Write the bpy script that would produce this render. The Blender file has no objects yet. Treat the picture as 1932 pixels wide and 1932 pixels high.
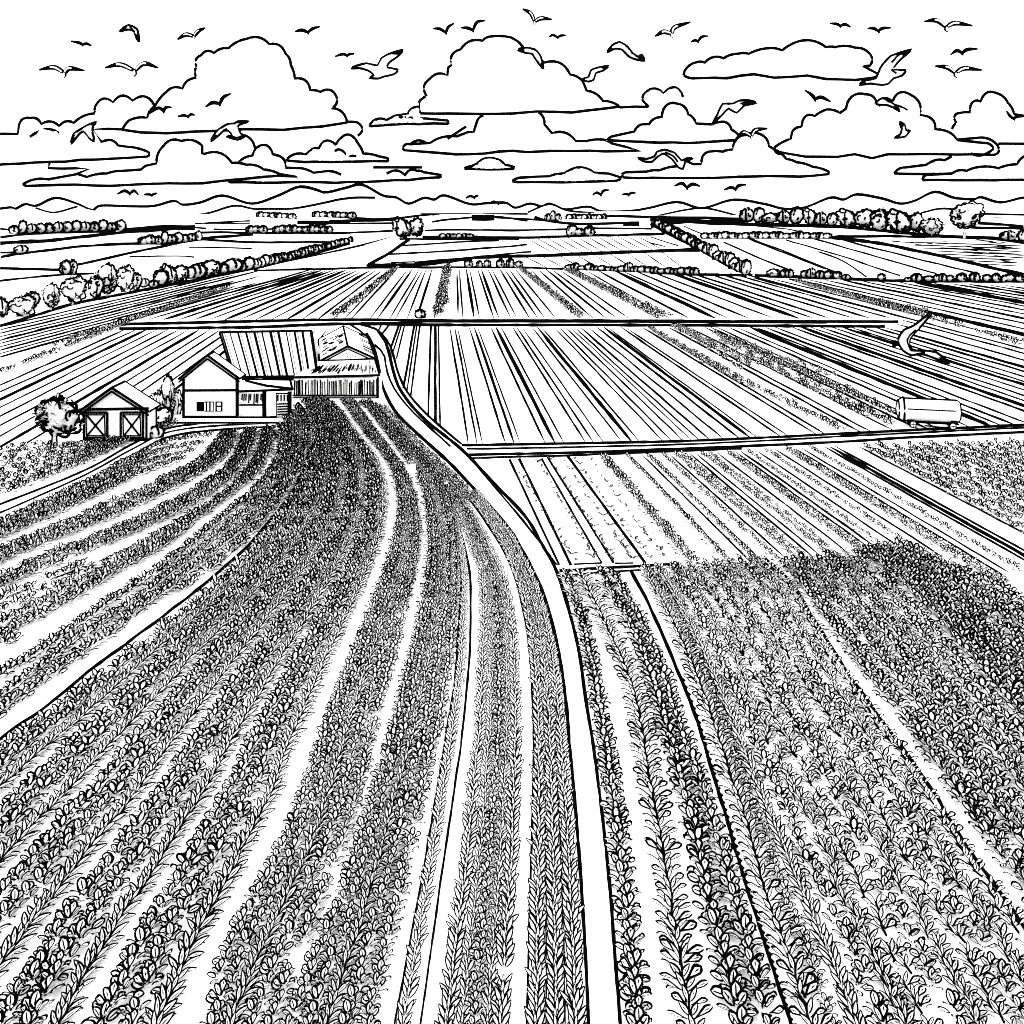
import bpy, math, random
import numpy as np
from mathutils import Vector

random.seed(7)
rng = np.random.default_rng(7)
sc = bpy.context.scene

# ------------------------------------------------------------------ camera, sky, sun, exposure
H = 22.0            # eye height of the camera above the fields (m)
F = 1932.0          # focal length in survey pixels (survey sheet is 1932 x 1932)
CX, VH = 966.0, 372.0
cam = bpy.data.cameras.new('camera')
cam.sensor_width = 36.0
cam.lens = 36.0
cam.shift_y = -(966.0 - VH) / 1932.0
cam.clip_start = 0.5
cam.clip_end = 30000.0
co = bpy.data.objects.new('camera', cam)
sc.collection.objects.link(co)
co.location = (0, 0, H)
co.rotation_euler = (math.radians(90), 0, 0)
sc.camera = co

SUN_EL, SUN_AZ = math.radians(58), math.radians(200)
wd = bpy.data.worlds.new('World')
sc.world = wd
wd.use_nodes = True
wn = wd.node_tree
bg = wn.nodes['Background']
sky = wn.nodes.new('ShaderNodeTexSky')
sky.sky_type = 'NISHITA'
sky.sun_disc = False
sky.sun_elevation = SUN_EL
sky.sun_rotation = SUN_AZ
sky.dust_density = 8.0
veil = wn.nodes.new('ShaderNodeMix')      # an even white cloud veil over the blue: flat overcast
veil.data_type = 'RGBA'
veil.inputs['Factor'].default_value = 0.96
veil.inputs['B'].default_value = (11.6, 11.6, 11.6, 1)
wn.links.new(sky.outputs['Color'], veil.inputs['A'])
wn.links.new(veil.outputs['Result'], bg.inputs['Color'])
bg.inputs['Strength'].default_value = 0.115
sun = bpy.data.lights.new('sun', 'SUN')
sun.energy = 0.9
sun.angle = math.radians(25)
sun.color = (1.0, 0.98, 0.95)
so = bpy.data.objects.new('sun', sun)
sc.collection.objects.link(so)
so.rotation_euler = (math.radians(32), 0, math.radians(-20))
so.location = (0, -50, 200)
sc.view_settings.view_transform = 'Standard'
sc.view_settings.look = 'None'
sc.view_settings.gamma = 1.0
sc.view_settings.use_curve_mapping = False
sc.view_settings.exposure = 1.1
sc.render.engine = 'CYCLES'
sc.cycles.use_denoising = False
sc.cycles.max_bounces = 6
sc.cycles.diffuse_bounces = 5
sc.cycles.filter_width = 1.0

# ------------------------------------------------------------------ materials
def make_mat(name, c0, c1, scale):
    m = bpy.data.materials.new(name)
    m.use_nodes = True
    nt = m.node_tree
    b = nt.nodes['Principled BSDF']
    n = nt.nodes.new('ShaderNodeTexNoise')
    n.inputs['Scale'].default_value = scale
    tc = nt.nodes.new('ShaderNodeTexCoord')
    nt.links.new(tc.outputs['Object'], n.inputs['Vector'])
    r = nt.nodes.new('ShaderNodeValToRGB')
    r.color_ramp.elements[0].color = (*c0, 1)
    r.color_ramp.elements[1].color = (*c1, 1)
    nt.links.new(n.outputs['Fac'], r.inputs['Fac'])
    nt.links.new(r.outputs['Color'], b.inputs['Base Color'])
    b.inputs['Roughness'].default_value = 1.0
    b.inputs['Specular IOR Level'].default_value = 0.0
    return m

PAPER = make_mat('white_chalk_surface', (0.88, 0.88, 0.88), (0.91, 0.91, 0.91), 3.0)
LEAFW = make_mat('white_leaf', (0.86, 0.855, 0.86), (0.89, 0.885, 0.89), 5.0)
INK = make_mat('black_ink', (0.0, 0.0, 0.0), (0.002, 0.002, 0.002), 6.0)
nt = LEAFW.node_tree        # thin leaf blades let light through
pb, out = nt.nodes['Principled BSDF'], nt.nodes['Material Output']
tl_ = nt.nodes.new('ShaderNodeBsdfTranslucent'); tl_.inputs['Color'].default_value = (.9, .9, .9, 1)
mx = nt.nodes.new('ShaderNodeMixShader'); mx.inputs['Fac'].default_value = 0.5
nt.links.new(pb.outputs['BSDF'], mx.inputs[1]); nt.links.new(tl_.outputs['BSDF'], mx.inputs[2]); nt.links.new(mx.outputs['Shader'], out.inputs['Surface'])
MATS = [PAPER, INK, LEAFW]
KI = 1.38           # weight of the drawn lines

# ------------------------------------------------------------------ survey helpers
def gnd(u, v, z=0.0):
    """A point of the level ground read off the survey sheet."""
    Y = (H - z) * F / max(v - VH, 3.0)
    return (float((u - CX) * Y / F), float(Y), float(z))

def at(u, v, Y):
    return (float((u - CX) * Y / F), float(Y), float(H - (v - VH) * Y / F))

def catmull(pts, n=8):
    P = np.array(pts, float)
    if len(P) < 3:
        t = np.linspace(0, 1, n + 1)[:, None]
        return P[0] * (1 - t) + P[1] * t
    P = np.vstack([2 * P[0] - P[1], P, 2 * P[-1] - P[-2]])
    out = []
    for i in range(1, len(P) - 2):
        p0, p1, p2, p3 = P[i - 1:i + 3]
        for k in range(n):
            t = k / n
            out.append(0.5 * ((2 * p1) + (-p0 + p2) * t + (2 * p0 - 5 * p1 + 4 * p2 - p3) * t * t + (-p0 + 3 * p1 - 3 * p2 + p3) * t ** 3))
    out.append(P[-2])
    return np.array(out)

def resample(P, n):
    P = np.asarray(P, float)
    s = np.concatenate([[0], np.cumsum(np.linalg.norm(np.diff(P, axis=0), axis=1))])
    t = np.linspace(0, s[-1], n)
    return np.stack([np.interp(t, s, P[:, k]) for k in range(P.shape[1])], 1)

def wobble(P, amp, step=14.0):
    """a drawn hand's small drift, in survey pixels"""
    P = np.asarray(P, float)
    L = np.linalg.norm(np.diff(P, axis=0), axis=1).sum()
    n = max(3, int(L / step))
    P = resample(P, n)
    k = rng.normal(0, amp, (n, 2))
    k[1:-1] = (k[:-2] + k[1:-1] * 2 + k[2:]) / 4
    return P + k

# ------------------------------------------------------------------ mesh building
class MB:
    def __init__(s):
        s.v, s.f, s.m = [], [], []

    def poly(s, pts, mat=0):
        i = len(s.v)
        s.v += [tuple(map(float, p)) for p in pts]
        s.f.append(tuple(range(i, i + len(pts))))
        s.m.append(mat)

    def tube(s, pts, r, mat=1, n=6, closed=False, caps=True):
        P = np.array(pts, float)
        N = len(P)
        R = np.full(N, r) if np.isscalar(r) else np.array(r, float)
        if closed:
            T = np.roll(P, -1, 0) - np.roll(P, 1, 0)
        else:
            T = np.gradient(P, axis=0)
        T /= np.maximum(np.linalg.norm(T, axis=1), 1e-9)[:, None]
        ref = np.array([0, 0, 1.0]) if abs(T[:, 2]).mean() < 0.75 else np.array([0, 1.0, 0])
        A = np.cross(T, ref)
        A /= np.maximum(np.linalg.norm(A, axis=1), 1e-6)[:, None]
        B = np.cross(A, T)
        base = len(s.v)
        ang = np.arange(n) * 2 * math.pi / n + math.pi / n
        for i in range(N):
            for a in ang:
                s.v.append(tuple(P[i] + R[i] * (math.cos(a) * A[i] + math.sin(a) * B[i])))
        for i in range(N if closed else N - 1):
            j = (i + 1) % N
            for k in range(n):
                l = (k + 1) % n
                s.f.append((base + i * n + k, base + i * n + l, base + j * n + l, base + j * n + k))
                s.m.append(mat)
        if caps and not closed:
            s.f.append(tuple(base + k for k in range(n))[::-1]); s.m.append(mat)
            s.f.append(tuple(base + (N - 1) * n + k for k in range(n))); s.m.append(mat)

    def edges(s, pts, r, closed=True, mat=1):
        pts = list(pts)
        n = len(pts)
        for i in range(n if closed else n - 1):
            s.tube([pts[i], pts[(i + 1) % n]], r, mat, 6)

    def panel(s, pts, r=0.0, mat=0):
        s.poly(pts, mat)
        if r:
            s.edges(pts, r)

    def box(s, x0, x1, y0, y1, z0, z1, mat=0, ink=0.0):
        c = [(x0, y0, z0), (x1, y0, z0), (x1, y1, z0), (x0, y1, z0), (x0, y0, z1), (x1, y0, z1), (x1, y1, z1), (x0, y1, z1)]
        for q in ((0, 1, 5, 4), (1, 2, 6, 5), (2, 3, 7, 6), (3, 0, 4, 7), (4, 5, 6, 7), (3, 2, 1, 0)):
            s.poly([c[i] for i in q], mat)
        if ink:
            for a, b in ((0, 1), (1, 2), (2, 3), (3, 0), (4, 5), (5, 6), (6, 7), (7, 4), (0, 4), (1, 5), (2, 6), (3, 7)):
                s.tube([c[a], c[b]], ink, 1, 4)

    def slab(s, pts, thick, mat=0):
        """a polygon given thickness along its own normal"""
        P = [Vector(p) for p in pts]
        n = (P[1] - P[0]).cross(P[2] - P[0]).normalized() * thick
        Q = [p - n for p in P]
        s.poly(P, mat)
        s.poly(Q[::-1], mat)
        for i in range(len(P)):
            j = (i + 1) % len(P)
            s.poly([P[j], P[i], Q[i], Q[j]], mat)

    def ball(s, c, r, mat=0, seg=12, rings=8):
        rx, ry, rz = (r, r, r) if np.isscalar(r) else r
        base = len(s.v)
        for i in range(rings + 1):
            th = math.pi * i / rings
            for k in range(seg):
                ph = 2 * math.pi * k / seg
                s.v.append((c[0] + rx * math.sin(th) * math.cos(ph), c[1] + ry * math.sin(th) * math.sin(ph), c[2] + rz * math.cos(th)))
        for i in range(rings):
            for k in range(seg):
                l = (k + 1) % seg
                s.f.append((base + i * seg + k, base + (i + 1) * seg + k, base + (i + 1) * seg + l, base + i * seg + l)); s.m.append(mat)

    def add(s, tpl, pos=(0, 0, 0), rot=0.0, scale=1.0):
        V, Fc, M = tpl
        c, d = math.cos(rot), math.sin(rot)
        R = np.array([[c, -d, 0], [d, c, 0], [0, 0, 1]])
        W = (V * scale) @ R.T + np.array(pos)
        b = len(s.v)
        s.v += [tuple(p) for p in W.tolist()]
        s.f += [tuple(b + i for i in q) for q in Fc.tolist()]
        s.m += M.tolist()

    def mesh(s, name, origin=(0, 0, 0)):
        me = bpy.data.meshes.new(name)
        o = np.array(origin)
        V = (np.array(s.v, float) - o) if s.v else np.zeros((0, 3))
        me.from_pydata([tuple(p) for p in V.tolist()], [], s.f)
        for m in MATS:
            me.materials.append(m)
        me.polygons.foreach_set('material_index', np.array(s.m, np.int32))
        me.update()
        return me

    def build(s, name, parent=None, origin=(0, 0, 0)):
        o = bpy.data.objects.new(name, s.mesh(name, origin))
        sc.collection.objects.link(o)
        if parent is not None:
            o.parent = parent
        else:
            o.location = origin
        return o

def tag(o, label=None, cat=None, group=None, kind=None):
    if label: o['label'] = label
    if cat: o['category'] = cat
    if group: o['group'] = group
    if kind: o['kind'] = kind
    return o

def empty(name, loc, label, cat, group=None):
    o = bpy.data.objects.new(name, None)
    sc.collection.objects.link(o)
    o.location = loc
    o.empty_display_size = 0.5
    return tag(o, label, cat, group)

def structure(mb, name, label=None):
    return tag(mb.build(name), label, None, None, 'structure')

def strip(mb, P, w, z=0.012, mat=1, drift=0.35, taper=False):
    """a dark furrow lying on the ground, following survey points; w in survey pixels"""
    P = np.asarray(P, float)
    if drift:
        P = wobble(P, drift)
    T = np.gradient(P, axis=0)
    T /= np.maximum(np.linalg.norm(T, axis=1), 1e-9)[:, None]
    N = np.stack([-T[:, 1], T[:, 0]], 1)
    n = len(P)
    ww = np.full(n, w * KI) * (1 + rng.normal(0, 0.10, n))
    if taper:
        ww *= np.clip(np.minimum(np.arange(n), n - 1 - np.arange(n)) / 2.0 + 0.3, 0.3, 1)
    A, B = P + N * ww[:, None] / 2, P - N * ww[:, None] / 2
    b = len(mb.v)
    for a, c, p in zip(A, B, P):
        Y = H * F / max(p[1] - VH, 3)
        zz = z + Y * 1.0e-4
        mb.v += [gnd(a[0], a[1], zz), gnd(c[0], c[1], zz)]
    for i in range(n - 1):
        mb.f.append((b + 2 * i, b + 2 * i + 1, b + 2 * i + 3, b + 2 * i + 2))
        mb.m.append(mat)

def sheet(mb, P, z=0.004):
    pts = []
    for p in P:
        Y = H * F / max(p[1] - VH, 3)
        pts.append(gnd(p[0], p[1], z + Y * 4e-5))
    mb.poly(pts, 0)

def fan(vp, p, v1):
    """the point at height v1 on the line from the vanishing point through p"""
    k = (v1 - vp[1]) / (p[1] - vp[1])
    return (vp[0] + (p[0] - vp[0]) * k, v1)

# crop of zoomed sheets into survey coordinates
def z1(x, y): return (x * 0.5, y * 0.5)
def z2(x, y): return (966 + x * 0.5, y * 0.5)
def z3(x, y): return (x * .3418, 339.6 + y * .3418)
def z4(x, y): return (566 + x * .3906, 339.6 + y * .3906)
def z5(x, y): return (1226.4 + x * .3652, 339.6 + y * .3652)
def z6(x, y): return (x * .3906, 603.8 + y * .3906)
def z7(x, y): return (660.4 + x * .3906, 603.8 + y * .3906)
def z8(x, y): return (1320.8 + x * .3165, 566 + y * .3165)
def zz(fn, *pts): return [fn(*p) for p in pts]

# ------------------------------------------------------------------ ground, paths, roads, fields
g = MB()
g.poly([(-9000, -300, 0), (9000, -300, 0), (9000, 12000, 0), (-9000, 12000, 0)])
structure(g, 'ground')

def ribbon(left, right, name, w=3.6, extra=()):
    m = MB()
    L, R = resample(catmull(left), 60), resample(catmull(right), 60)
    b = len(m.v)
    for a, c in zip(L, R):
        for p in (a, c):
            Y = H * F / (p[1] - VH)
            m.v.append(gnd(p[0], p[1], 0.006 + Y * 4e-5))
    for i in range(59):
        m.f.append((b + 2 * i, b + 2 * i + 1, b + 2 * i + 3, b + 2 * i + 2)); m.m.append(0)
    strip(m, catmull(left), w, drift=0.2)
    strip(m, catmull(right), w, drift=0.2)
    for e, ww in extra:
        strip(m, catmull(e), ww, drift=0.25)
    return structure(m, name)

PATH_L = [(690, 628), (703, 650), (712, 680), (716, 700), (722, 729), (746, 776), (793, 823), (848, 873), (911, 940), (941, 974), (969, 1008), (999, 1063),
          (1023, 1114), (1044, 1183), (1058, 1251), (1068, 1326), (1075, 1405), (1088, 1552), (1097, 1671), (1105, 1808), (1111, 1940), (1113, 2010)]
PATH_R = [(712, 622), (727, 645), (735, 670), (742, 700), (758, 740), (800, 790), (871, 848), (934, 914), (992, 975), (1030, 1040), (1051, 1080), (1071, 1142),
          (1092, 1227), (1105, 1319), (1119, 1405), (1136, 1535), (1152, 1688), (1160, 1801), (1171, 1940), (1176, 2010)]
ribbon(PATH_L, PATH_R, 'farm_path', 5.0,
       extra=[([(680, 612), (712, 622), (734, 648), (745, 680), (752, 706), (770, 742), (808, 784), (871, 838)], 3.4),
              ([(706, 650), (724, 668), (730, 700), (745, 735), (780, 778), (850, 842)], 3.0),
              ([(660, 612), (690, 632), (705, 656)], 3.0)])
ROAD2_T = [(871, 840), (1100, 836), (1321, 831), (1587, 818), (1770, 809), (1990, 799)]
ROAD2_B = [(879, 858), (1100, 853), (1321, 845), (1593, 833), (1700, 826), (1990, 812)]
ribbon(ROAD2_T, ROAD2_B, 'farm_road', 4.0,
       extra=[([(880, 847), (1100, 843), (1321, 837), (1637, 821), (1990, 804)], 3.0), ([(891, 864), (1100, 858), (1400, 846)], 3.0)])
ROAD1_T = [(225, 612), (480, 606), (640, 603), (860, 605), (1100, 605), (1400, 606), (1695, 607)]
ROAD1_B = [(225, 620), (480, 617), (640, 611), (860, 613), (1100, 613), (1400, 614), (1670, 616)]
ribbon(ROAD1_T, ROAD1_B, 'far_road', 4.4, extra=[([(680, 608), (1000, 608), (1300, 609), (1560, 610)], 1.4)])
ribbon([(575, 789), (340, 803), (250, 838), (156, 889), (0, 951), (-160, 1010)], [(584, 800), (345, 818), (255, 856), (165, 905), (0, 985), (-160, 1052)],
       'yard_path', 3.2, extra=[([(578, 794), (342, 810), (252, 846), (160, 896), (0, 967), (-160, 1030)], 2.8), ([(345, 797), (460, 790), (565, 783)], 2.6)])

LT, THK = 2.6, 4.6
# mid field between the two roads
m = MB()
sheet(m, [(735, 622), (1700, 618), (1932, 700), (1932, 798), (1587, 815), (880, 836), (770, 735)])
VP = (810, 370)
ends = lambda u: 836 - max(0, u - 1000) * 0.033
for i, (u, w) in enumerate([(849, 3.4), (858, 3), (863, 2.4), (886, 3.2), (895, 4), (901, 2.4), (926, 3.2), (936, 5.5), (945, 2.6), (967, 3), (975, 3), (985, 2.4),
             (1004, 2.6), (1014, 5), (1022, 2.6), (1046, 2.6), (1055, 2.6), (1067, 2.6), (1076, 2), (1084, 2.6), (1095, 3), (1110, 2.6), (1127, 3.6), (1139, 4.4), (1146, 2.2),
             (1172, 3), (1180, 2.4), (1212, 2.8), (1222, 3), (1262, 3), (1274, 2.6), (1300, 2.4), (1330, 3), (1341, 3.4), (1352, 2.4), (1375, 3), (1390, 2.2),
             (1415, 5.4), (1428, 2.6), (1444, 3), (1462, 2.6), (1496, 3), (1512, 4.8), (1530, 2.4), (1548, 2.6), (1570, 2.2), (1590, 4), (1605, 2.4), (1625, 2.4), (1650, 3), (1668, 2.2), (1690, 2.2)]):
    p = (u, 617.5 if u < 1670 else 622)
    v1 = 834
    q = fan(VP, p, v1)
    for _ in range(6):
        v1 = np.interp(q[0], [871, 1100, 1321, 1587, 1770, 1990], [838, 835, 830, 817, 808, 798])
        q = fan(VP, p, v1)
    strip(m, [p, q], w, taper=True)
for (a, b, w) in (((235, 25), (198, 132), 3.4), ((248, 25), (208, 155), 2.6), ((262, 25), (224, 188), 2.4), ((310, 25), (258, 332), 3.4), ((322, 25), (274, 352), 2.6), ((338, 25), (292, 375), 3),
                  ((390, 25), (377, 467), 3.4), ((412, 25), (412, 492), 4.2), ((428, 25), (435, 508), 2.6), ((190, 22), (150, 70), 3), ((150, 22), (140, 45), 3)):
    strip(m, [z7(*a), z7(*b)], w)
structure(m, 'ploughed_field')

# field beyond the far road
m = MB()
sheet(m, [(640, 600), (1680, 604), (1932, 660), (1932, 545), (1410, 520), (1000, 507), (760, 505)])
VP = (858, 370)
for u, w in ((650, 2.4), (663, 3), (698, 2.6), (712, 4), (735, 2.6), (746, 2.4)):
    strip(m, [(u, 601), fan((876, 370), (u, 601), 508)], w, taper=True)
for u, w in [(804, 3), (815, 4), (835, 3.4), (862, 3), (867, 3), (880, 4.6), (886, 2.6), (902, 3.4), (908, 4), (921, 3), (928, 2.6), (943, 3.6), (952, 3.4), (960, 3), (972, 2.6),
             (1000, 2.4), (1015, 3), (1030, 3.6), (1042, 2.8), (1056, 2.4), (1090, 3), (1105, 2.4), (1128, 3), (1160, 5), (1175, 2.6), (1200, 3), (1230, 2.4), (1262, 5.2), (1280, 2.6), (1300, 3),
             (1330, 2.6), (1352, 3), (1378, 2.2), (1400, 2.6)]:
    p = (u, 508 + max(0, u - 1000) * 0.02)
    strip(m, [p, fan(VP, p, 600)], w, taper=True)
for k in range(15):         # close-set furrows towards the fields beyond the big gull
    p = (1420 + k * 34, 524 + k * 1.0)
    q = fan((840, 372), p, p[1] + (p[1] - 372) * (1990 - p[0]) / (p[0] - 840) if p[0] < 1900 else 604)
    strip(m, [p, q], [2.4, 2.0, 5.6, 2.2, 2.4, 3.2, 2][k % 7], taper=True)
for a, b in (((1700, 603), (1990, 682)), ((1692, 611), (1990, 696))):
    strip(m, [a, b], 2.4, taper=True)
structure(m, 'furrowed_field')

# the field in front of the tree row (west), above and below the far road
m = MB()
sheet(m, [(0, 618), (458, 512), (660, 470), (760, 505), (640, 600), (225, 612), (0, 705)])
VP = (1075, 370)
for k in range(10):
    p = (-8, 618 + k * 6.4)
    q = fan(VP, p, 512 + k * 0.6)
    v1 = 512 + max(0, (480 - q[0])) * 0.22
    ue = 400 + 45 * (k % 3)
    strip(m, [p, (ue, p[1] + (370 - p[1]) * (ue - p[0]) / (1075 - p[0]))], [2.2, 2.0, 2.6, 2.0, 3.0][k % 5], taper=True)
VP = (1030, 372)
for k in range(14):
    u = 250 + k * 29
    p = (u, 603)
    q = fan((890 + (625 - u) * .5, 372), p, 510)
    strip(m, [p, q], [3, 2.2, 4.2, 2.4][k % 4], taper=True)
for k in range(7):
    a = (500 + k * 22, 502 - k * 4.5)
    strip(m, [a, (a[0] + 190 - k * 14, a[1] - 40 + k * 2)], 1.8, taper=True)
structure(m, 'west_field')
m = MB()
sheet(m, [(0, 708), (225, 622), (640, 618), (560, 630), (415, 640), (330, 720), (60, 800), (0, 850)])
VP = (800, 372)
for k in range(21):
    u = 236 + k * 20
    p = (u, 622)
    v1 = 700 + k * 3
    q = fan(VP, p, 622 + min(230, max(24, (640 - u) * 0.95)))
    tq = 1.0
    if q[0] < -30:
        s = (-30 - p[0]) / (q[0] - p[0]); q = (-30, p[1] + (q[1] - p[1]) * s)
    strip(m, [p, q], [2.6, 2.2, 4.2, 2.2, 2.6][k % 5], taper=True)
structure(m, 'west_furrow_field')

# field patches towards the horizon
m = MB()
for pts, w in [
    (zz(z3, (0, 805), (200, 745), (420, 680), (800, 605), (1340, 500), (1640, 430), (1932, 350)), 4.4), (zz(z3, (0, 555), (330, 522), (520, 515)), 3),
    (zz(z3, (0, 487), (210, 490), (330, 497)), 4), (zz(z3, (420, 470), (640, 420), (860, 372), (1110, 325), (1400, 300)), 4),
    (zz(z3, (0, 425), (90, 408), (250, 390), (500, 362), (760, 350), (980, 350)), 4), (zz(z3, (0, 400), (90, 400)), 3),
    (zz(z3, (0, 350), (300, 330), (660, 290), (860, 275), (1070, 258)), 5), (zz(z3, (0, 315), (200, 295), (640, 282)), 3.4),
    (zz(z3, (0, 272), (80, 278)), 3), (zz(z3, (680, 280), (880, 262), (1080, 262)), 7), (zz(z3, (1080, 290), (1340, 290), (1932, 292)), 3.4),
    (zz(z3, (1100, 325), (1360, 342), (1932, 342)), 3.4), (zz(z3, (1040, 374), (1220, 372), (1390, 378)), 2), (zz(z3, (715, 421), (980, 420), (1075, 426)), 2),
    (zz(z3, (1075, 243), (1200, 232), (1380, 226)), 2.4), (zz(z3, (1130, 238), (1380, 240)), 2.0), (zz(z3, (1400, 500), (1932, 487)), 3),
    (zz(z3, (1075, 265), (1140, 266)), 3), (zz(z3, (1180, 272), (1500, 270), (1830, 240)), 2.6), (zz(z3, (1640, 232), (1932, 236)), 5),
    (zz(z4, (260, 155), (420, 150), (560, 150), (650, 165)), 5), (zz(z4, (170, 175), (400, 190), (640, 165), (820, 158), (1100, 162)), 3.4),
    (zz(z4, (140, 200), (300, 195), (480, 192)), 4.6), (zz(z4, (640, 200), (830, 180), (945, 178), (1100, 195)), 3), (zz(z4, (830, 182), (940, 182)), 9),
    (zz(z4, (0, 205), (180, 210), (460, 208)), 2.6), (zz(z4, (600, 245), (790, 240), (1000, 242), (1290, 238)), 3), (zz(z4, (0, 258), (170, 258), (450, 245)), 3),
    (zz(z4, (590, 275), (820, 275), (1080, 278), (1290, 270), (1640, 262), (1760, 260)), 4), (zz(z4, (1130, 178), (1190, 195), (1320, 210), (1640, 205)), 4),
    (zz(z4, (945, 178), (1250, 200)), 3), (zz(z4, (1640, 215), (1560, 212)), 5), (zz(z4, (1400, 232), (1700, 235)), 3), (zz(z4, (1300, 170), (1500, 175), (1932, 180)), 4),
    (zz(z4, (0, 432), (300, 425), (700, 420), (1250, 428), (1600, 440), (1932, 455)), 3.2),
    (zz(z4, (320, 412), (620, 405), (860, 375), (1160, 365), (1500, 350), (1932, 335)), 5), (zz(z4, (330, 408), (430, 355), (530, 285)), 4.6),
    (zz(z4, (430, 358), (760, 340), (1100, 312)), 2.8), (zz(z4, (490, 318), (800, 298), (960, 290)), 2.6), (zz(z4, (550, 398), (840, 372), (1120, 345)), 2.6),
    (zz(z4, (480, 285), (1060, 285)), 3), (zz(z4, (440, 398), (560, 396)), 2),
    (zz(z5, (0, 240), (160, 218), (600, 232), (980, 240), (1200, 260), (1500, 290), (1760, 300), (1932, 322)), 5.2),
    (zz(z5, (60, 195), (280, 195), (480, 200)), 4), (zz(z5, (0, 205), (100, 210), (480, 215)), 5), (zz(z5, (1690, 180), (1932, 185)), 5), (zz(z5, (1690, 222), (1932, 238)), 4),
    (zz(z5, (1640, 245), (1932, 250)), 4), (zz(z5, (170, 235), (240, 268), (330, 300)), 2), (zz(z5, (520, 235), (720, 255), (760, 262)), 2),
    (zz(z5, (940, 295), (1180, 290), (1480, 293)), 4), (zz(z5, (940, 298), (1150, 320), (1500, 392), (1932, 490)), 5),
    (zz(z5, (0, 368), (150, 360), (240, 355)), 4), (zz(z5, (540, 492), (900, 505), (1300, 520), (1700, 522), (1932, 522)), 5),
    (zz(z5, (0, 480), (280, 488), (500, 492)), 4), (zz(z5, (0, 222), (120, 290), (260, 360), (420, 450), (530, 492)), 5),
    (zz(z5, (380, 320), (560, 400), (740, 472)), 2.4), (zz(z5, (500, 300), (700, 380), (910, 462)), 2.2), (zz(z5, (520, 300), (720, 378), (960, 475)), 2.2),
    (zz(z5, (700, 308), (980, 390), (1290, 495)), 2.2), (zz(z5, (830, 300), (1150, 390), (1480, 485)), 2.4), (zz(z5, (870, 370), (1000, 420), (1120, 500)), 2.2),
    (zz(z5, (1000, 310), (1350, 400), (1700, 485)), 2.6), (zz(z5, (0, 295), (150, 338)), 2), (zz(z5, (0, 325), (80, 345)), 2),
]:
    strip(m, catmull(pts), w, drift=0.5)
for k in range(12):         # short furrows of the two patches east of the tree pair
    x = 1100 + k * 48
    strip(m, zz(z4, (x, 282 - k * 1.2), (x + 120, 352 - k * 1.6)), 2.2, taper=True)
for k in range(9):
    x = 1090 + k * 82
    strip(m, zz(z4, (x, 372 - k * 3), (x + 105, 424)), 2.2, taper=True)
for k in range(46):         # short dashes of stubble on the far eastern field
    x, y = 1200 + random.random() * 720, 305 + random.random() * 120
    if y - 300 < (x - 1000) * 0.16:
        strip(m, zz(z5, (x, y), (x + 40 + 110 * random.random(), y + 8)), 1.7, taper=True)
for k in range(8):
    strip(m, zz(z5, (1250 + k * 60, 318 + k * 16), (1932, 340 + k * 15)), 1.7, taper=True)
structure(m, 'distant_fields')

# the sown plot beside the path: bed edges with tiny seedlings
m = MB()
sheet(m, [(905, 868), (1128, 862), (1283, 1062), (1060, 1074)])
for a, b, w in (((961, 866), (1055, 1066), 3.4), ((979, 864), (1078, 1067), 4), ((1022, 866), (1135, 1062), 3), ((1033, 862), (1158, 1062), 3.2), ((1071, 860), (1217, 1062), 4),
                ((1012, 872), (1022, 866), 2), ((1083, 1064), (1135, 1062), 2.4), ((1160, 1063), (1195, 1062), 2.4),
                ((1055, 1077), (1140, 1071), 4.4), ((1140, 1071), (1282, 1063), 4), ((1060, 1086), (1130, 1080), 3.2), ((1130, 1080), (1210, 1075), 3),
                ((886, 864), (990, 985), 2.8), ((990, 985), (1051, 1066), 2.6), ((893, 866), (1040, 1050), 2.2)):
    strip(m, [a, b], w, drift=0.3)
structure(m, 'sown_plot')

# east strips of the field below the farm road
m = MB()
VP = (716, 368)
for u, v, w, v1 in [(1190, 860, 2.6, 1050), (1212, 858, 2.6, 1070), (1228, 858, 2.2, 1060), (1262, 856, 2.6, 1050), (1300, 855, 3, 1050), (1312, 855, 2.4, 1046), (1352, 853, 2.6, 1040),
                    (1388, 852, 2.6, 1030), (1396, 850, 3, 1030), (1428, 850, 2.4, 1040), (1462, 847, 2.6, 1050), (1500, 846, 2.6, 1090), (1512, 845, 2.4, 1080), (1556, 843, 3, 1120),
                    (1566, 843, 4.6, 1120), (1576, 842, 3, 1120), (1620, 842, 2.4, 1100)]:
    p = (u, v)
    strip(m, [p, fan(VP, p, v1)], w, taper=True)
structure(m, 'bed_edges')

# ------------------------------------------------------------------ hills
def hill(pts, Y, name, w=3.6, depth=260):
    P = catmull(pts, 5)
    m = MB()
    ink = [at(u, v, Y) for u, v in P]
    vb = VH + H * F / Y
    top = [at(P[0][0] - 1.2 * (vb - P[0][1]) - 4, vb, Y)] + ink + [at(P[-1][0] + 1.2 * (vb - P[-1][1]) + 4, vb, Y)]
    lo = [(x * (Y - depth) / Y, Y - depth, -0.5) for x, y, z in top]
    bk = [(x, Y + depth, -0.5) for x, y, z in top]
    mid = [(0.5 * (a[0] + b[0]), 0.5 * (a[1] + b[1]) + 0.1 * depth, 0.42 * a[2]) for a, b in zip(top, lo)]
    for A, B in ((lo, mid), (mid, top), (top, bk)):
        for i in range(len(A) - 1):
            m.poly([A[i], A[i + 1], B[i + 1], B[i]], 0)
    hr = w * 0.68 * Y / F
    m.tube([(x, y - hr, z + hr * .8) for x, y, z in ink], hr, 1, 6)
    return structure(m, name)

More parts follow.
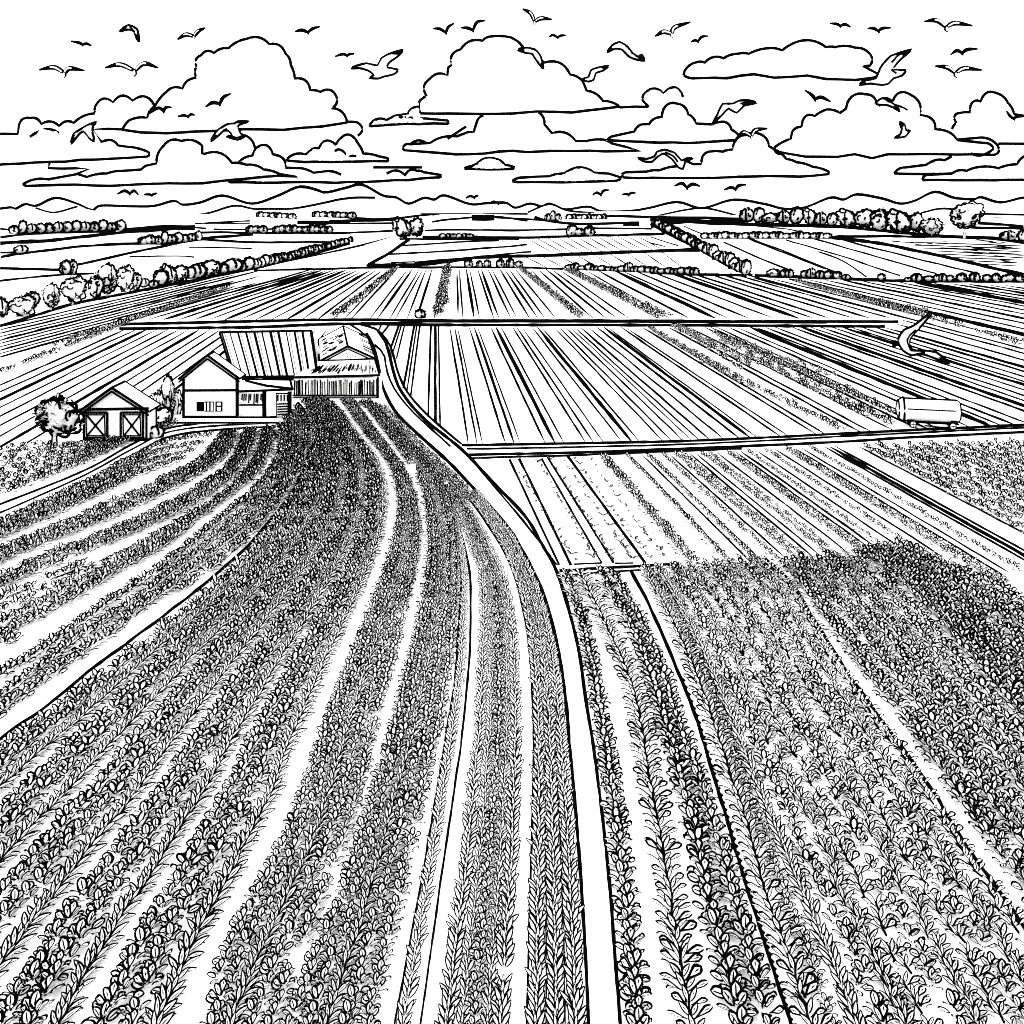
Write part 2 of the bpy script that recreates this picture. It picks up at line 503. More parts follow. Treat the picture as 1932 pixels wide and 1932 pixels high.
ridge = zz(z3, (-120, 170), (0, 165), (60, 158), (90, 165), (140, 140), (180, 148), (215, 145), (310, 105), (420, 135), (510, 172), (560, 148), (720, 152), (850, 150), (960, 122), (1010, 143), (1110, 130),
           (1230, 92), (1390, 137), (1530, 95), (1660, 42), (1780, 72)) + \
    zz(z4, (0, 40), (115, 65), (215, 45), (300, 28), (400, 80), (465, 90), (525, 120), (600, 92), (650, 100), (700, 80), (820, 122), (900, 118), (990, 115), (1040, 140), (1110, 120), (1170, 134)) + \
    zz(z4, (1205, 120), (1280, 148), (1390, 135), (1460, 158), (1600, 155)) + \
    zz(z5, (0, 150), (140, 120), (270, 152), (430, 108), (590, 130), (690, 155), (800, 148), (930, 97), (1000, 107), (1070, 80), (1200, 102), (1290, 128), (1370, 112), (1470, 67), (1570, 98),
       (1670, 105), (1710, 95), (1810, 122), (1932, 97), (2050, 110))
hill(ridge, 1560, 'hills', 4.2, 150)
hill(zz(z3, (0, 243), (230, 208), (400, 200), (500, 208), (590, 200), (700, 218), (850, 210), (1120, 195), (1290, 148), (1400, 165), (1500, 165), (1600, 165), (1700, 150), (1850, 118)) +
     zz(z4, (170, 102), (260, 90), (365, 90)), 1330, 'low_hill', 3.6, 120)
hill(zz(z3, (200, 160), (300, 184), (430, 150)), 1345, 'hill_spur', 3, 60)
hill(zz(z5, (40, 190), (190, 158), (300, 152), (470, 195)), 1250, 'low_hill', 3.2, 80)
hill(zz(z5, (1400, 175), (1520, 152), (1700, 178), (1932, 185), (2050, 188)), 1190, 'low_hill', 3.4, 80)
hill(zz(z4, (1100, 162), (1205, 121), (1290, 152), (1420, 165)), 1420, 'low_hill', 3.4, 80)

# ------------------------------------------------------------------ clouds
def arcs(pts, fn, closed=True, ncap=7):
    """survey points (x, y, bulge, 0 for no dark rim) -> smooth scalloped outline and the rim runs"""
    n = len(pts)
    full, runs, cur = [], [], []
    for i in range(n if closed else n - 1):
        a, b = pts[i], pts[(i + 1) % n]
        bl = a[2] if len(a) > 2 else 0.0
        ink = a[3] if len(a) > 3 else 1
        p, q = np.array(fn(a[0], a[1])), np.array(fn(b[0], b[1]))
        d = q - p
        L = np.linalg.norm(d)
        nrm = np.array([d[1], -d[0]])
        k = ncap if bl else max(1, int(L / 25))
        seg = [p + d * t + nrm * bl * 4 * t * (1 - t) for t in np.arange(k) / k]
        if not bl:
            seg = [s + (rng.normal(0, .5, 2) if j else 0) for j, s in enumerate(seg)]
        full += seg
        if ink:
            cur += seg
            if not (i + 1 < (n if closed else n - 1)):
                cur.append(q); runs.append(cur); cur = []
        elif cur:
            cur.append(p); runs.append(cur); cur = []
    if cur:
        runs.append(cur)
    return np.array(full), [np.array(r) for r in runs if len(r) > 1]

def seg_dist(p, A, B):
    d = B - A
    t = np.clip(((p - A) * d).sum(1) / np.maximum((d * d).sum(1), 1e-9), 0, 1)
    return np.linalg.norm(A + d * t[:, None] - p, axis=1).min()

def inside(p, P):
    x, y = p
    A, B = P, np.roll(P, -1, 0)
    c = (A[:, 1] > y) != (B[:, 1] > y)
    xs = A[:, 0] + (y - A[:, 1]) / np.where(B[:, 1] == A[:, 1], 1e-9, B[:, 1] - A[:, 1]) * (B[:, 0] - A[:, 0])
    return (c & (x < xs)).sum() % 2 == 1

def cloud(fn, pts, Y, label, strokes=(), w=5.8):
    full, runs = arcs(pts, fn)
    k = Y / F
    m = MB()
    lo, hi = full.min(0), full.max(0)
    th = 0.10 * (hi[1] - lo[1]) * k
    front = [at(u, v, Y - th) for u, v in full]
    front = [(x * Y / (Y - th), y, H + (z - H) * Y / (Y - th)) for x, y, z in front]
    back = [(x, Y + th, z) for x, y, z in front]
    m.poly(front[::-1]); m.poly(back)
    for i in range(len(front)):
        j = (i + 1) % len(front)
        m.poly([front[i], front[j], back[j], back[i]])
    A, B = full, np.roll(full, -1, 0)
    cand = []
    for _ in range(260):
        p = lo + rng.random(2) * (hi - lo)
        if inside(p, full):
            cand.append((seg_dist(p, A, B), p))
    cand.sort(key=lambda c: -c[0])
    used = []
    for r, p in cand:                     # billows swelling out of the body, each kept inside the outline
        if r > 4 and all(np.linalg.norm(p - q) > 0.55 * s for s, q in used):
            used.append((r, p))
            c = at(p[0], p[1], Y)
            m.ball(c, (r * k * 0.9, r * k * 0.9 + th, r * k * 0.9), 0, 14, 9)
        if len(used) > 14:
            break
    r = 0.5 * w * k
    def draw(run):
        pts3 = [at(u, v, Y) for u, v in run]
        m.tube([(x, Y - th, z) for x, y, z in pts3], r * (0.92 + 0.16 * rng.random(len(pts3))), 1, 6)
    for run in runs:
        draw(run)
    for s in strokes:                     # creases where one billow meets another
        f2, r2 = arcs(s, fn, closed=False)
        for run in r2:
            pts3 = [at(u, v, Y) for u, v in run]
            off = [seg_dist(q, A, B) if inside(q, full) else 0 for q in run]
            m.tube([(x, Y - th - o * k * 0.95, z) for (x, y, z), o in zip(pts3, off)], r, 1, 6)
    o = m.build('cloud', None, at(*(0.5 * (lo + hi)), Y))
    return tag(o, label, 'cloud')

def sh(pts):   # sheet two's points carried on to sheet one's frame
    return [(p[0] + 1932, *p[1:]) for p in pts]

cloud(z1, [(475, 492, .05), (500, 457, .08), (568, 447, 0), (575, 425, 0), (600, 398, .05), (640, 350, .18), (700, 338, .18), (752, 298, .12), (752, 255, .25), (770, 213, .25), (818, 205, .12),
           (872, 187, .08), (940, 152, .18), (1025, 172, .22), (1085, 207, .12), (1105, 250, .06), (1120, 300, .25), (1178, 345, .08), (1215, 350, .3), (1278, 375, .18), (1257, 412, .18),
           (1312, 450, .02), (1316, 465, 0), (1220, 480, 0), (1075, 493, 0), (930, 490, 0), (810, 497, 0), (640, 505, 0), (545, 502, 0)], 2600,
      'tallest white cumulus with a round summit, west of the middle of the sky', strokes=[[(1316, 463, .05), (1355, 465, .35), (1355, 515, 0)]])
cloud(z1, [(-90, 507, 0), (80, 507, .0), (84, 478, .25), (125, 447, .2), (168, 470, .2), (235, 477, .2), (290, 465, .1), (370, 430, .1), (372, 400, .3), (437, 388, .3), (510, 382, .3), (592, 400, 0, 0),
           (580, 470, 0, 0), (470, 490, 0), (360, 490, 0), (395, 538, .1), (430, 530, .1), (455, 550, 0), (490, 555, .05), (570, 575, .3), (565, 592, 0), (430, 600, 0), (200, 612, 0), (-90, 629, 0, 0)], 2700,
      'low bumpy cloud bank running off at the western edge, behind the tallest cumulus', strokes=[[(150, 520, .1), (178, 498, .15), (235, 500, .1), (250, 510, 0)]])
cloud(z1, [(95, 695, .1), (190, 677, 0), (300, 657, 0), (335, 668, .05), (410, 655, .05), (470, 645, 0), (540, 640, .08), (560, 625, 0), (597, 617, .12), (622, 552, .2), (690, 533, .15), (768, 550, 0),
           (768, 580, .0), (775, 582, .2), (880, 615, .05), (935, 622, .1), (1000, 640, .05), (1060, 657, 0), (1125, 667, 0), (1050, 664, 0), (870, 680, 0), (770, 692, 0), (640, 692, 0), (420, 702, 0), (230, 698, 0), (110, 702, .1)],
      2300, 'wide flat-based cloud with one square-shouldered hump under the tallest cumulus', strokes=[[(195, 615, 0), (190, 635, 0), (345, 637, 0), (290, 659, 0)]])
cloud(z1, [(905, 612, .1), (955, 588, .0), (968, 560, .35), (1033, 582, .0), (1055, 588, .2), (1080, 633, 0), (1140, 635, .05), (1185, 652, 0), (1220, 648, .1), (1290, 660, 0, 0), (1460, 655, 0),
           (1482, 645, .15), (1530, 662, .25), (1575, 645, .1), (1600, 650, 0), (1668, 661, .2), (1650, 670, 0), (1380, 687, 0), (985, 690, 0), (872, 688, .2), (868, 680, 0, 0)], 2380,
      'long thin-tailed cloud with a small dome, over the middle of the hills', strokes=[[(925, 510, .15), (966, 562, 0)], [(1410, 632, 0), (1535, 632, 0), (1595, 632, 0)]])
cloud(z1, [(1085, 600, .15), (1155, 583, .0), (1180, 563, .1), (1205, 560, .35), (1270, 547, .05), (1272, 540, .42), (1355, 545, .05), (1372, 580, .05), (1430, 590, 0), (1465, 597, .2), (1463, 609, 0),
           (1300, 611, 0), (1150, 612, 0), (1092, 607, .2)], 2450, 'small twin-domed cloud beside the base of the tallest cumulus', strokes=[[(1270, 572, .2), (1290, 567, .15), (1312, 588, 0), (1350, 590, 0)]])
cloud(z1, [(1588, 430, 0), (1585, 385, .05), (1612, 365, .25), (1625, 300, .2), (1690, 288, .0), (1692, 262, .1), (1705, 250, .25), (1740, 190, .18), (1822, 158, .1), (1847, 143, .05), (1925, 145, .08)] +
      sh([(0, 148, .08), (45, 188, .1), (90, 215, 0), (120, 240, .22), (218, 285, .1), (265, 310, .0), (280, 345, .12), (340, 383, .08), (405, 405, 0), (340, 413, 0), (225, 427, 0), (95, 423, 0), (0, 431, 0), (-180, 432, 0)]), 2500,
      'broad domed cumulus in the centre of the sky with a gull across its shoulder')
cloud(z2, [(515, 404, 0), (492, 380, .12), (500, 352, .25), (570, 352, .4), (645, 368, 0, 0), (640, 398, 0, 0)], 2720, 'tiny two-bumped cloud poking up east of the centre cumulus', strokes=[[(405, 406, 0), (515, 404, 0)]])
cloud(z1, [(1395, 472, .2), (1460, 453, 0), (1490, 437, 0), (1540, 430, .1), (1560, 407, .1), (1585, 405, 0, 0), (1587, 430, 0, 0), (1600, 447, 0), (1690, 455, .2), (1690, 468, 0), (1530, 468, 0), (1402, 477, .2)], 2650,
      'thin flat wisp of cloud beside the foot of the centre cumulus', strokes=[[(1505, 443, 0), (1600, 448, 0)]])
cloud(z1, [(1522, 556, .2), (1550, 545, 0), (1625, 540, .05), (1665, 520, .05), (1725, 515, 0), (1765, 500, .0), (1788, 498, .0), (1800, 460, .15), (1825, 437, 0, 0)] +
      sh([(100, 425, .15), (122, 470, .0), (150, 503, .18), (240, 533, 0), (280, 533, .05), (345, 528, .05), (375, 542, 0), (482, 570, 0), (350, 572, 0), (170, 570, 0), (60, 575, 0), (0, 570, 0),
          (-100, 580, 0), (-212, 583, 0), (-310, 575, 0), (-400, 568, .25)]), 2800, 'wide cloud tucked below the flat base of the centre cumulus',
      strokes=[[(1550, 545, .2), (1610, 540, 0)], [(1690, 525, 0), (1760, 478, 0)]])
cloud(z1, [(1752, 637, .1), (1775, 628, 0), (1800, 618, .05), (1820, 602, .1), (1872, 600, .1), (1905, 622, .05), (1942, 632, .1), (1932, 638, 0), (1850, 640, 0)], 2300, 'small lens-shaped cloud low in the middle of the sky')
cloud(z2, [(358, 530, .1), (378, 515, 0), (460, 497, .1), (482, 472, .05), (515, 470, .1), (540, 447, .05), (563, 443, .05), (570, 412, .2), (620, 392, .18), (662, 432, .12), (692, 467, 0), (750, 470, .05), (797, 460, .15),
           (825, 490, .05), (853, 512, 0), (838, 530, 0), (760, 535, 0), (660, 541, 0), (500, 537, 0)], 2600, 'peaked cloud with one rounded top, its slope touched by the dark-tipped gull')
cloud(z2, [(412, 660, .1), (430, 650, 0), (505, 648, .05), (555, 643, .05), (620, 628, .05), (650, 605, 0), (680, 620, 0), (712, 620, .05), (715, 592, .15), (750, 572, .05), (790, 573, .05), (830, 565, .1), (838, 535, .15), (878, 510, .12),
           (935, 508, .15), (965, 552, 0), (1000, 572, .05), (1030, 600, .05), (1070, 613, .05), (1130, 630, .05), (1190, 648, .3), (1185, 658, 0), (1080, 667, 0), (960, 665, 0), (800, 670, 0), (690, 672, 0), (420, 670, 0)], 2250,
      'long low cloud with a gull hovering over its narrow dome', strokes=[[(985, 560, 0), (985, 578, 0), (1010, 582, 0)]])
cloud(z2, [(0, 684, .1), (40, 670, 0), (140, 665, .05), (195, 655, .05), (245, 632, .1), (310, 652, 0), (365, 655, 0), (415, 671, .1), (380, 683, 0), (190, 688, 0), (20, 688, 0)], 2320, 'low mound-shaped cloud just above the hills near the centre')
cloud(z2, [(645, 285, .1), (660, 255, .08), (690, 238, .1), (725, 238, .08), (755, 218, .1), (795, 222, .08), (850, 205, .08), (890, 205, .06), (975, 183, .05), (1015, 192, .05), (1080, 157, .12), (1180, 180, .06), (1215, 180, .08), (1290, 182, .12),
           (1345, 205, .2), (1345, 250, 0), (1318, 250, 0), (1375, 280, 0), (1360, 294, 0), (1290, 304, 0), (1180, 300, 0), (1110, 287, 0), (985, 295, 0), (910, 282, 0), (810, 297, 0), (690, 297, .1)], 2550,
      'long lens-shaped cloud floating alone high in the eastern sky')
cloud(z2, [(985, 557, .05), (1045, 525, .0), (1050, 500, .15), (1085, 480, .0), (1090, 455, .25), (1135, 440, .05), (1180, 415, .08), (1230, 428, .0), (1252, 412, .0), (1258, 388, .2), (1325, 358, .2), (1368, 392, .0), (1372, 385, .25), (1425, 385, .0),
           (1428, 382, .3), (1495, 360, .2), (1530, 435, .0), (1555, 440, .2), (1587, 490, .05), (1625, 495, .1), (1668, 528, .0), (1760, 520, .12), (1822, 552, .35), (1800, 586, 0), (1740, 583, 0), (1600, 583, 0), (1410, 583, 0), (1350, 598, 0), (1285, 583, 0), (1220, 593, 0), (1100, 592, 0), (1030, 580, 0), (987, 572, .1)], 2400,
      'big lumpy cumulus over the eastern fields with a crescent-winged gull against it', strokes=[[(1670, 530, 0), (1760, 542, .2), (1795, 565, .2), (1720, 580, 0)], [(1370, 402, .1), (1420, 398, .1), (1462, 424, 0)]])
cloud(z2, [(1652, 490, .1), (1668, 465, .0), (1660, 450, .25), (1682, 428, .05), (1720, 425, .05), (1722, 398, .25), (1760, 385, .05), (1768, 365, .2), (1815, 352, .12), (1862, 390, .08), (1885, 432, 0), (1960, 445, 0, 0), (2040, 470, 0, 0), (2040, 545, 0), (1825, 543, 0, 0), (1690, 526, 0, 0)], 2700,
      'cumulus cut by the eastern edge, a small gull at its flank')
cloud(z2, [(1440, 655, .15), (1480, 632, 0), (1560, 622, .05), (1600, 603, .05), (1630, 605, 0), (1655, 590, 0, 0), (2040, 590, 0, 0), (2040, 657, 0, 0), (1700, 655, 0), (1560, 657, 0)], 2520, 'flat wedge of cloud below the big eastern cumulus')
cloud(z2, [(1545, 672, .1), (1560, 660, 0), (1655, 655, .05), (1680, 643, .05), (1710, 645, .05), (1760, 630, .05), (1830, 635, .05), (1900, 620, .1), (1928, 590, .1), (2040, 560, 0, 0), (2040, 679, 0), (1760, 680, 0), (1545, 680, .1)], 2350,
      'lowest cloud at the eastern edge, flat based with a rising top')

# ------------------------------------------------------------------ leaves and crop plants
def leaf_tpl(L, W, shape, b, n=6, fold=0.25, droop=0.0, rib=True, cap=0.26):
    """one leaf lying along +Y: white blade, dark margin and dark midrib, cupped along its length"""
    if n >= 6:
        t = np.array([0, .12, .3, .5, .7, .88, 1.0])
    else:
        t = np.array([0, .2, .5, .82, 1.0])
    if shape == 'lance':
        w = np.sin(np.pi * t ** 0.85) ** 0.75
    elif shape == 'oval':
        w = np.sqrt(np.clip(1 - (2 * t - 1) ** 2, 0, 1)); w[0] = 0.05
    elif shape == 'paddle':
        w = np.where(t < .62, .16 + .84 * np.clip(t / .62, 0, 1) ** 1.6, np.sqrt(np.clip(1 - ((t - .62) / .38) ** 2, 0, 1)))
    else:   # blade
        w = np.where(t < .25, .55 + .45 * t / .25, np.clip((1 - t) / .75, 0, 1) ** .7)
    w = w * W / 2
    w[-1] = 0.0
    b = min(b, W * cap)
    tb = np.clip(np.minimum(t, 1 - t) * L / b, 0, 1)
    wi = np.clip(w - b, 0, None) * (tb >= 0.999)
    r = np.where(wi > b * 0.9, b * 0.32 if rib else 0.0, 0.0)
    V = []
    for i in range(len(t)):
        for x in (-w[i], -wi[i], -r[i], r[i], wi[i], w[i]):
            V.append((x, t[i] * L, fold * abs(x) - droop * L * t[i] ** 2))
    Fc, M = [], []
    for i in range(len(t) - 1):
        for c, mm in enumerate((1, 2, 1, 2, 1)):
            if c == 2 and not rib:
                continue
            Fc.append((i * 6 + c, i * 6 + c + 1, i * 6 + 7 + c, i * 6 + 6 + c)); M.append(mm)
    return np.array(V), np.array(Fc), np.array(M)

def orient(tpl, pos, az, el, roll=0.0):
    """az clockwise from +Y, el upwards"""
    V, Fc, M = tpl
    ca, sa, ce, se, cr, sr = math.cos(az), math.sin(az), math.cos(el), math.sin(el), math.cos(roll), math.sin(roll)
    Rr = np.array([[cr, 0, sr], [0, 1, 0], [-sr, 0, cr]])
    Re = np.array([[1, 0, 0], [0, ce, -se], [0, se, ce]])
    Ra = np.array([[ca, sa, 0], [-sa, ca, 0], [0, 0, 1]])
    return V @ (Ra @ Re @ Rr).T + np.array(pos), Fc, M

def merge(ts):
    V, Fc, M, b = [], [], [], 0
    for v, f, m in ts:
        V.append(v); Fc.append(f + b); M.append(m); b += len(v)
    return np.vstack(V), np.vstack(Fc), np.concatenate(M)

def bar(p, q, w):
    """a four-sided stem from p to q"""
    p, q = np.array(p, float), np.array(q, float)
    d = q - p
    a = np.cross(d, [0, 0, 1.0]); a /= max(np.linalg.norm(a), 1e-6)
    c = np.cross(a, d); c /= max(np.linalg.norm(c), 1e-6)
    V = [e + w / 2 * (s * a + u * c) for e in (p, q) for s, u in ((-1, -1), (1, -1), (1, 1), (-1, 1))]
    Fc = [(0, 1, 5, 4), (1, 2, 6, 5), (2, 3, 7, 6), (3, 0, 4, 7), (4, 5, 6, 7)]
    return np.array(V), np.array(Fc), np.ones(5, int)

def plant(kind, b, lod):
    R = random.uniform
    D = math.radians
    n = 6 if lod < 2 else 4
    rib = lod < 1
    T = []
    if kind == 'leafy':
        for az, el, L, W, p in ((R(32, 48), R(12, 28), R(.5, .62), R(.2, .25), (.03, .05, .14)), (R(55, 72), R(0, 14), R(.42, .55), R(.18, .22), (.04, -.1, .1)),
                                (R(-28, -10), R(35, 55), R(.42, .55), R(.16, .21), (-.02, .05, .14)), (R(-55, -35), R(18, 35), R(.42, .52), R(.17, .22), (-.04, -.06, .12)),
                                (R(8, 20), R(25, 45), R(.36, .46), R(.13, .17), (.0, .12, .16))):
            T.append(orient(leaf_tpl(L, W, 'lance', b, n, .25, R(.0, .12), rib, .26 if lod < 2 else .28), p, D(az), D(el), R(-.3, .3)))
        T.append(bar((0, -.3, .1), (0, .3, .12), b * 0.9))
    elif kind == 'paddle':
        for s in (-1, 1):
            T.append(orient(leaf_tpl(R(.46, .56), R(.24, .3), 'paddle', b, n, .2, R(.0, .12), rib), (s * .05, 0, .16), D(s * R(62, 84)), D(R(12, 26)), R(-.3, .3)))
            T.append(orient(leaf_tpl(R(.34, .42), R(.15, .2), 'lance', b, n, .3, R(0, .2), rib), (s * .02, .1, .16), D(s * R(25, 42)), D(R(25, 45)), R(-.3, .3)))
            if random.random() < .6:
                T.append(orient(leaf_tpl(R(.26, .34), R(.13, .17), 'oval', b, n, .3, .1, rib), (s * .2, -.12, .14), D(s * R(70, 120)), D(R(20, 50)), R(-.5, .5)))
        T.append(bar((0, -.25, .13), (0, .25, .15), b * 0.9))
    elif kind == 'bush':
        k = (9, 8, 7, 5)[lod]
        big = (1.0, 1.05, 1.15, 1.3)[lod]
        for i in range(k):
            a = 2 * math.pi * i / k + R(-.3, .3)
            e = R(10, 34) if i % 2 else R(32, 62)
            rr = .10 if i % 2 else .04
            T.append(orient(leaf_tpl(R(.26, .34) * big, R(.19, .25) * big, random.choice(['oval', 'paddle', 'oval']), b, n, R(.15, .35), R(-.05, .15), rib, (.26, .27, .27, .30)[lod]), (rr * math.sin(a), rr * math.cos(a), R(.06, .14) + (.08 if i % 2 == 0 else 0)), a, D(e), R(-.4, .4)))
    else:   # grain
        for s in (-1, 1):
            T.append(orient(leaf_tpl(R(.5, .6), R(.15, .18), 'lance', b, n, .3, R(.0, .15), False), (s * .03, 0, .12), D(s * R(22, 34)), D(R(10, 22)), s * .35))
        T.append(orient(leaf_tpl(R(.3, .38), R(.1, .13), 'lance', b, n, .3, .05, False), (0, .04, .15), D(R(-10, 10)), D(R(25, 40))))
    return merge(T)

BINS = [26, 37, 52, 75, 400]
KINDS = ('leafy', 'paddle', 'bush', 'grain')
BORDER_PX = {'leafy': 3.5, 'paddle': 3.9, 'bush': 3.0, 'grain': 3.3}
NVAR = 6
TPL = {(k, l): [plant(k, BORDER_PX[k] * 0.5 * (BINS[l] + min(BINS[l + 1], 105)) / F, l) for _ in range(NVAR)] for k in KINDS for l in range(4)}
KNAME = {'leafy': 'leafy_crop_plant', 'paddle': 'broad_leaf_plant', 'bush': 'round_bush_plant', 'grain': 'grain_plant'}
PL = {k: [] for k in KINDS}          # (x, y, rot, scale, lod, row label)
occ = {}

def curve(pts):
    return catmull(pts, 10)

def row_on(P, kind, step, scale=1.0, label='', jit=0.05, side=0.0, vmin=0, vmax=9999, keep=1.0, flip=0.0, cell=None):
    """plants set out along a survey curve, looking up the row"""
    P = np.asarray(P, float)
    P = P[P[:, 1] > VH + 20]
    W = np.array([gnd(u, v)[:2] for u, v in P])
    if W[0, 1] > W[-1, 1]:
        W, P = W[::-1], P[::-1]
    s = np.concatenate([[0], np.cumsum(np.linalg.norm(np.diff(W, axis=0), axis=1))])
    N = int(s[-1] / step)
    if N < 1:
        return
    t = (np.arange(N) + 0.5) * step + rng.normal(0, step * 0.08, N)
    X, Y = np.interp(t, s, W[:, 0]), np.interp(t, s, W[:, 1])
    dX, dY = np.interp(t + .3, s, W[:, 0]) - np.interp(t - .3, s, W[:, 0]), np.interp(t + .3, s, W[:, 1]) - np.interp(t - .3, s, W[:, 1])
    c = cell or step * 0.62
    for x, y, dx, dy in zip(X, Y, dX, dY):
        l = math.hypot(dx, dy) or 1
        x += dy / l * side + random.gauss(0, jit); y += -dx / l * side + random.gauss(0, jit)
        v = VH + H * F / y
        u = CX + F * x / y
        if not (vmin < v < vmax) or u < -180 or u > 2090 or v > 2010 or random.random() > keep:
            continue
        if kept_clear(u, v, .11 * scale * F / y):
            continue
        key = (kind, round(x / c), round(y / c))
        if key in occ:
            continue
        occ[key] = 1
        yj = y * random.uniform(.86, 1.14)
        lod = 0 if yj < BINS[1] else 1 if yj < BINS[2] else 2 if yj < BINS[3] else 3
        PL[kind].append((x, y, math.atan2(-dx, dy) + random.gauss(0, .12) + flip, scale * random.uniform(.88, 1.12), lod, label, u, v))

CLEAR = []
def clear(P, hw):
    P = resample(np.asarray(P, float), 110)
    CLEAR.append((P, np.array([hw(v) for v in P[:, 1]])))

def kept_clear(u, v, rpx):
    for P, h in CLEAR:
        d = np.hypot(P[:, 0] - u, P[:, 1] - v)
        if (d < h + rpx).any():
            return True
    return False

def between(A, B, t, n=70):
    return resample(curve(A), n) * (1 - t) + resample(curve(B), n) * t

# guides of the fan of rows sweeping down from the farmyard
P0 = [(575, 806), (345, 826), (255, 864), (165, 912), (0, 990), (-170, 1062)]
G1 = [(414, 823), (363, 869), (273, 912), (156, 965), (0, 1032), (-170, 1104)]
G2 = [(455, 815), (426, 877), (351, 928), (234, 985), (117, 1030), (0, 1078), (-170, 1150)]
G3 = [(490, 815), (469, 873), (426, 928), (332, 985), (200, 1045), (100, 1085), (0, 1126), (-170, 1200)]
G4 = [(525, 811), (519, 858), (488, 912), (430, 959), (345, 1029), (304, 1063), (222, 1114), (137, 1176), (75, 1213), (0, 1258), (-170, 1355)]
G5 = [(566, 760), (580, 780), (586, 800), (588, 838), (578, 885), (558, 928), (530, 968), (472, 1036), (403, 1097), (294, 1183), (191, 1258), (103, 1330), (0, 1404), (-170, 1530), (-420, 1730), (-620, 1900)]
G6 = [(615, 755), (645, 778), (680, 823), (711, 858), (733, 901), (740, 955), (731, 1018), (707, 1092), (671, 1183), (627, 1285), (574, 1425), (554, 1500), (506, 1603), (468, 1688), (431, 1757), (393, 1849), (355, 1950), (335, 2010)]

fv = lambda v: min(1.1, max(.3, (v - 770) / 450))
clear([(p[0] - 6 * fv(p[1]), p[1] - 1 * fv(p[1])) for p in curve(G5)], lambda v: 14 * fv(v))
clear(curve(G6), lambda v: 2 + (v - 760) * .008)
clear([(p[0] - 2, p[1] - 1.5 - (p[1] - 800) * .02) for p in curve(G4)], lambda v: 3 + (v - 800) * .014)
for g_ in (G1, G2, G3):
    clear(curve(g_), lambda v: 3.5 + max(0, v - 800) * .004)
clear([(775, 860), (790, 940), (798, 1000), (799, 1050), (788, 1125), (769, 1200), (748, 1285), (725, 1371), (708, 1435), (690, 1510), (660, 1605)], lambda v: 2.5 + (v - 860) * .002)

# edges drawn along gaps
m = MB()
strip(m, curve([(p[0] - 4, p[1] - 7 * min(1, max(0, (p[1] - 820) / 150))) for p in G5]), 4.4, drift=0.8)
strip(m, curve([(p[0] - 24 * min(1, max(.2, (p[1] - 780) / 500)), p[1] - 14 * min(1, max(.1, (p[1] - 780) / 500))) for p in G5[:5]]), 2.4)
for k, Gx in enumerate((G1, G2, G3)):
    c = curve(Gx)
    for i in range(10, len(c) - 6, 9):
        strip(m, c[i:i + 5] + np.array([3, 6]), 2.0)
c = curve(G4)
for i in range(24, len(c) - 6, 8):
    strip(m, c[i:i + 6] + np.array([4, 6]), 2.4)
structure(m, 'row_edges')

LB = 'bushy crop plant in the '
A0 = [(0, 850), (120, 835), (200, 838), (330, 800)]
for k in range(9):     # weedy ground between the west field and the yard path
    t = (k + .5) / 9
    P = between([(-160, 880), (0, 850), (60, 840), (160, 840), (290, 812), (330, 802)], [(-160, 1000), (0, 942), (80, 912), (156, 880), (250, 832), (335, 800)], t)
    row_on(P, 'bush', .6, 1.2, 'low bushy weed on the verge beside the small shed', .14)
for (Ga, Gb, n, nm, t0, t1) in ((P0, G1, 5, 'uppermost curved band below the yard path', .10, .92), (G1, G2, 5, 'second curved band below the yard path', .10, .92),
                                (G2, G3, 5, 'third curved band below the yard path', .10, .92), (G3, G4, 5, 'fourth curved band below the yard path', .10, .80),
                                (G4, G5, 4, 'dark dense curved band above the pale track', .14, .80)):
    for k in range(n):
        t = t0 + (t1 - t0) * (k / max(n - 1, 1))
        row_on(between(Ga, Gb, t), 'bush', .42, 1.25, LB + nm, .06)
for band in range(5):
    t0 = .06 + band * .192
    nm = ['band next to the pale track', 'second band from the pale track', 'third band from the pale track', 'fourth band from the pale track', 'last band before the winding gap'][band]
    row_on(between(G5, G6, t0), 'bush', .54, 1.25, 'bushy crop plant in the ' + nm, .06)
    row_on(between(G5, G6, t0 + .052), 'bush', .54, 1.25, 'bushy crop plant in the ' + nm, .08)
    row_on(between(G5, G6, t0 + .108), 'leafy', .46, 1.0, 'pointed-leaf crop plant edging the ' + nm, .03)
# two thick rows between the winding gap and the striped strip
A_L = [(640, 755), (688, 823), (718, 858), (742, 901), (750, 955), (741, 1018), (719, 1092), (683, 1183), (641, 1285), (590, 1425), (566, 1500), (538, 1569), (496, 1655), (468, 1706), (418, 1801), (370, 1904), (340, 2000)]
A_R = [(668, 760), (725, 838), (764, 893), (783, 940), (790, 975), (792, 1010), (788, 1063), (775, 1125), (757, 1200), (736, 1285), (712, 1371), (697, 1435), (678, 1517), (648, 1620), (620, 1690), (580, 1790), (540, 1900), (505, 2000)]
B_L = [(680, 760), (740, 838), (777, 893), (797, 940), (804, 990), (806, 1063), (797, 1125), (781, 1200), (760, 1285), (738, 1371), (722, 1430), (700, 1500), (672, 1590), (645, 1670), (610, 1760), (570, 1850), (525, 1960), (508, 2000)]
B_R = [(700, 760), (770, 838), (820, 893), (846, 940), (860, 990), (864, 1063), (864, 1120), (857, 1217), (847, 1285), (831, 1388), (815, 1440), (784, 1586), (760, 1705), (735, 1815), (712, 1925), (695, 2000)]
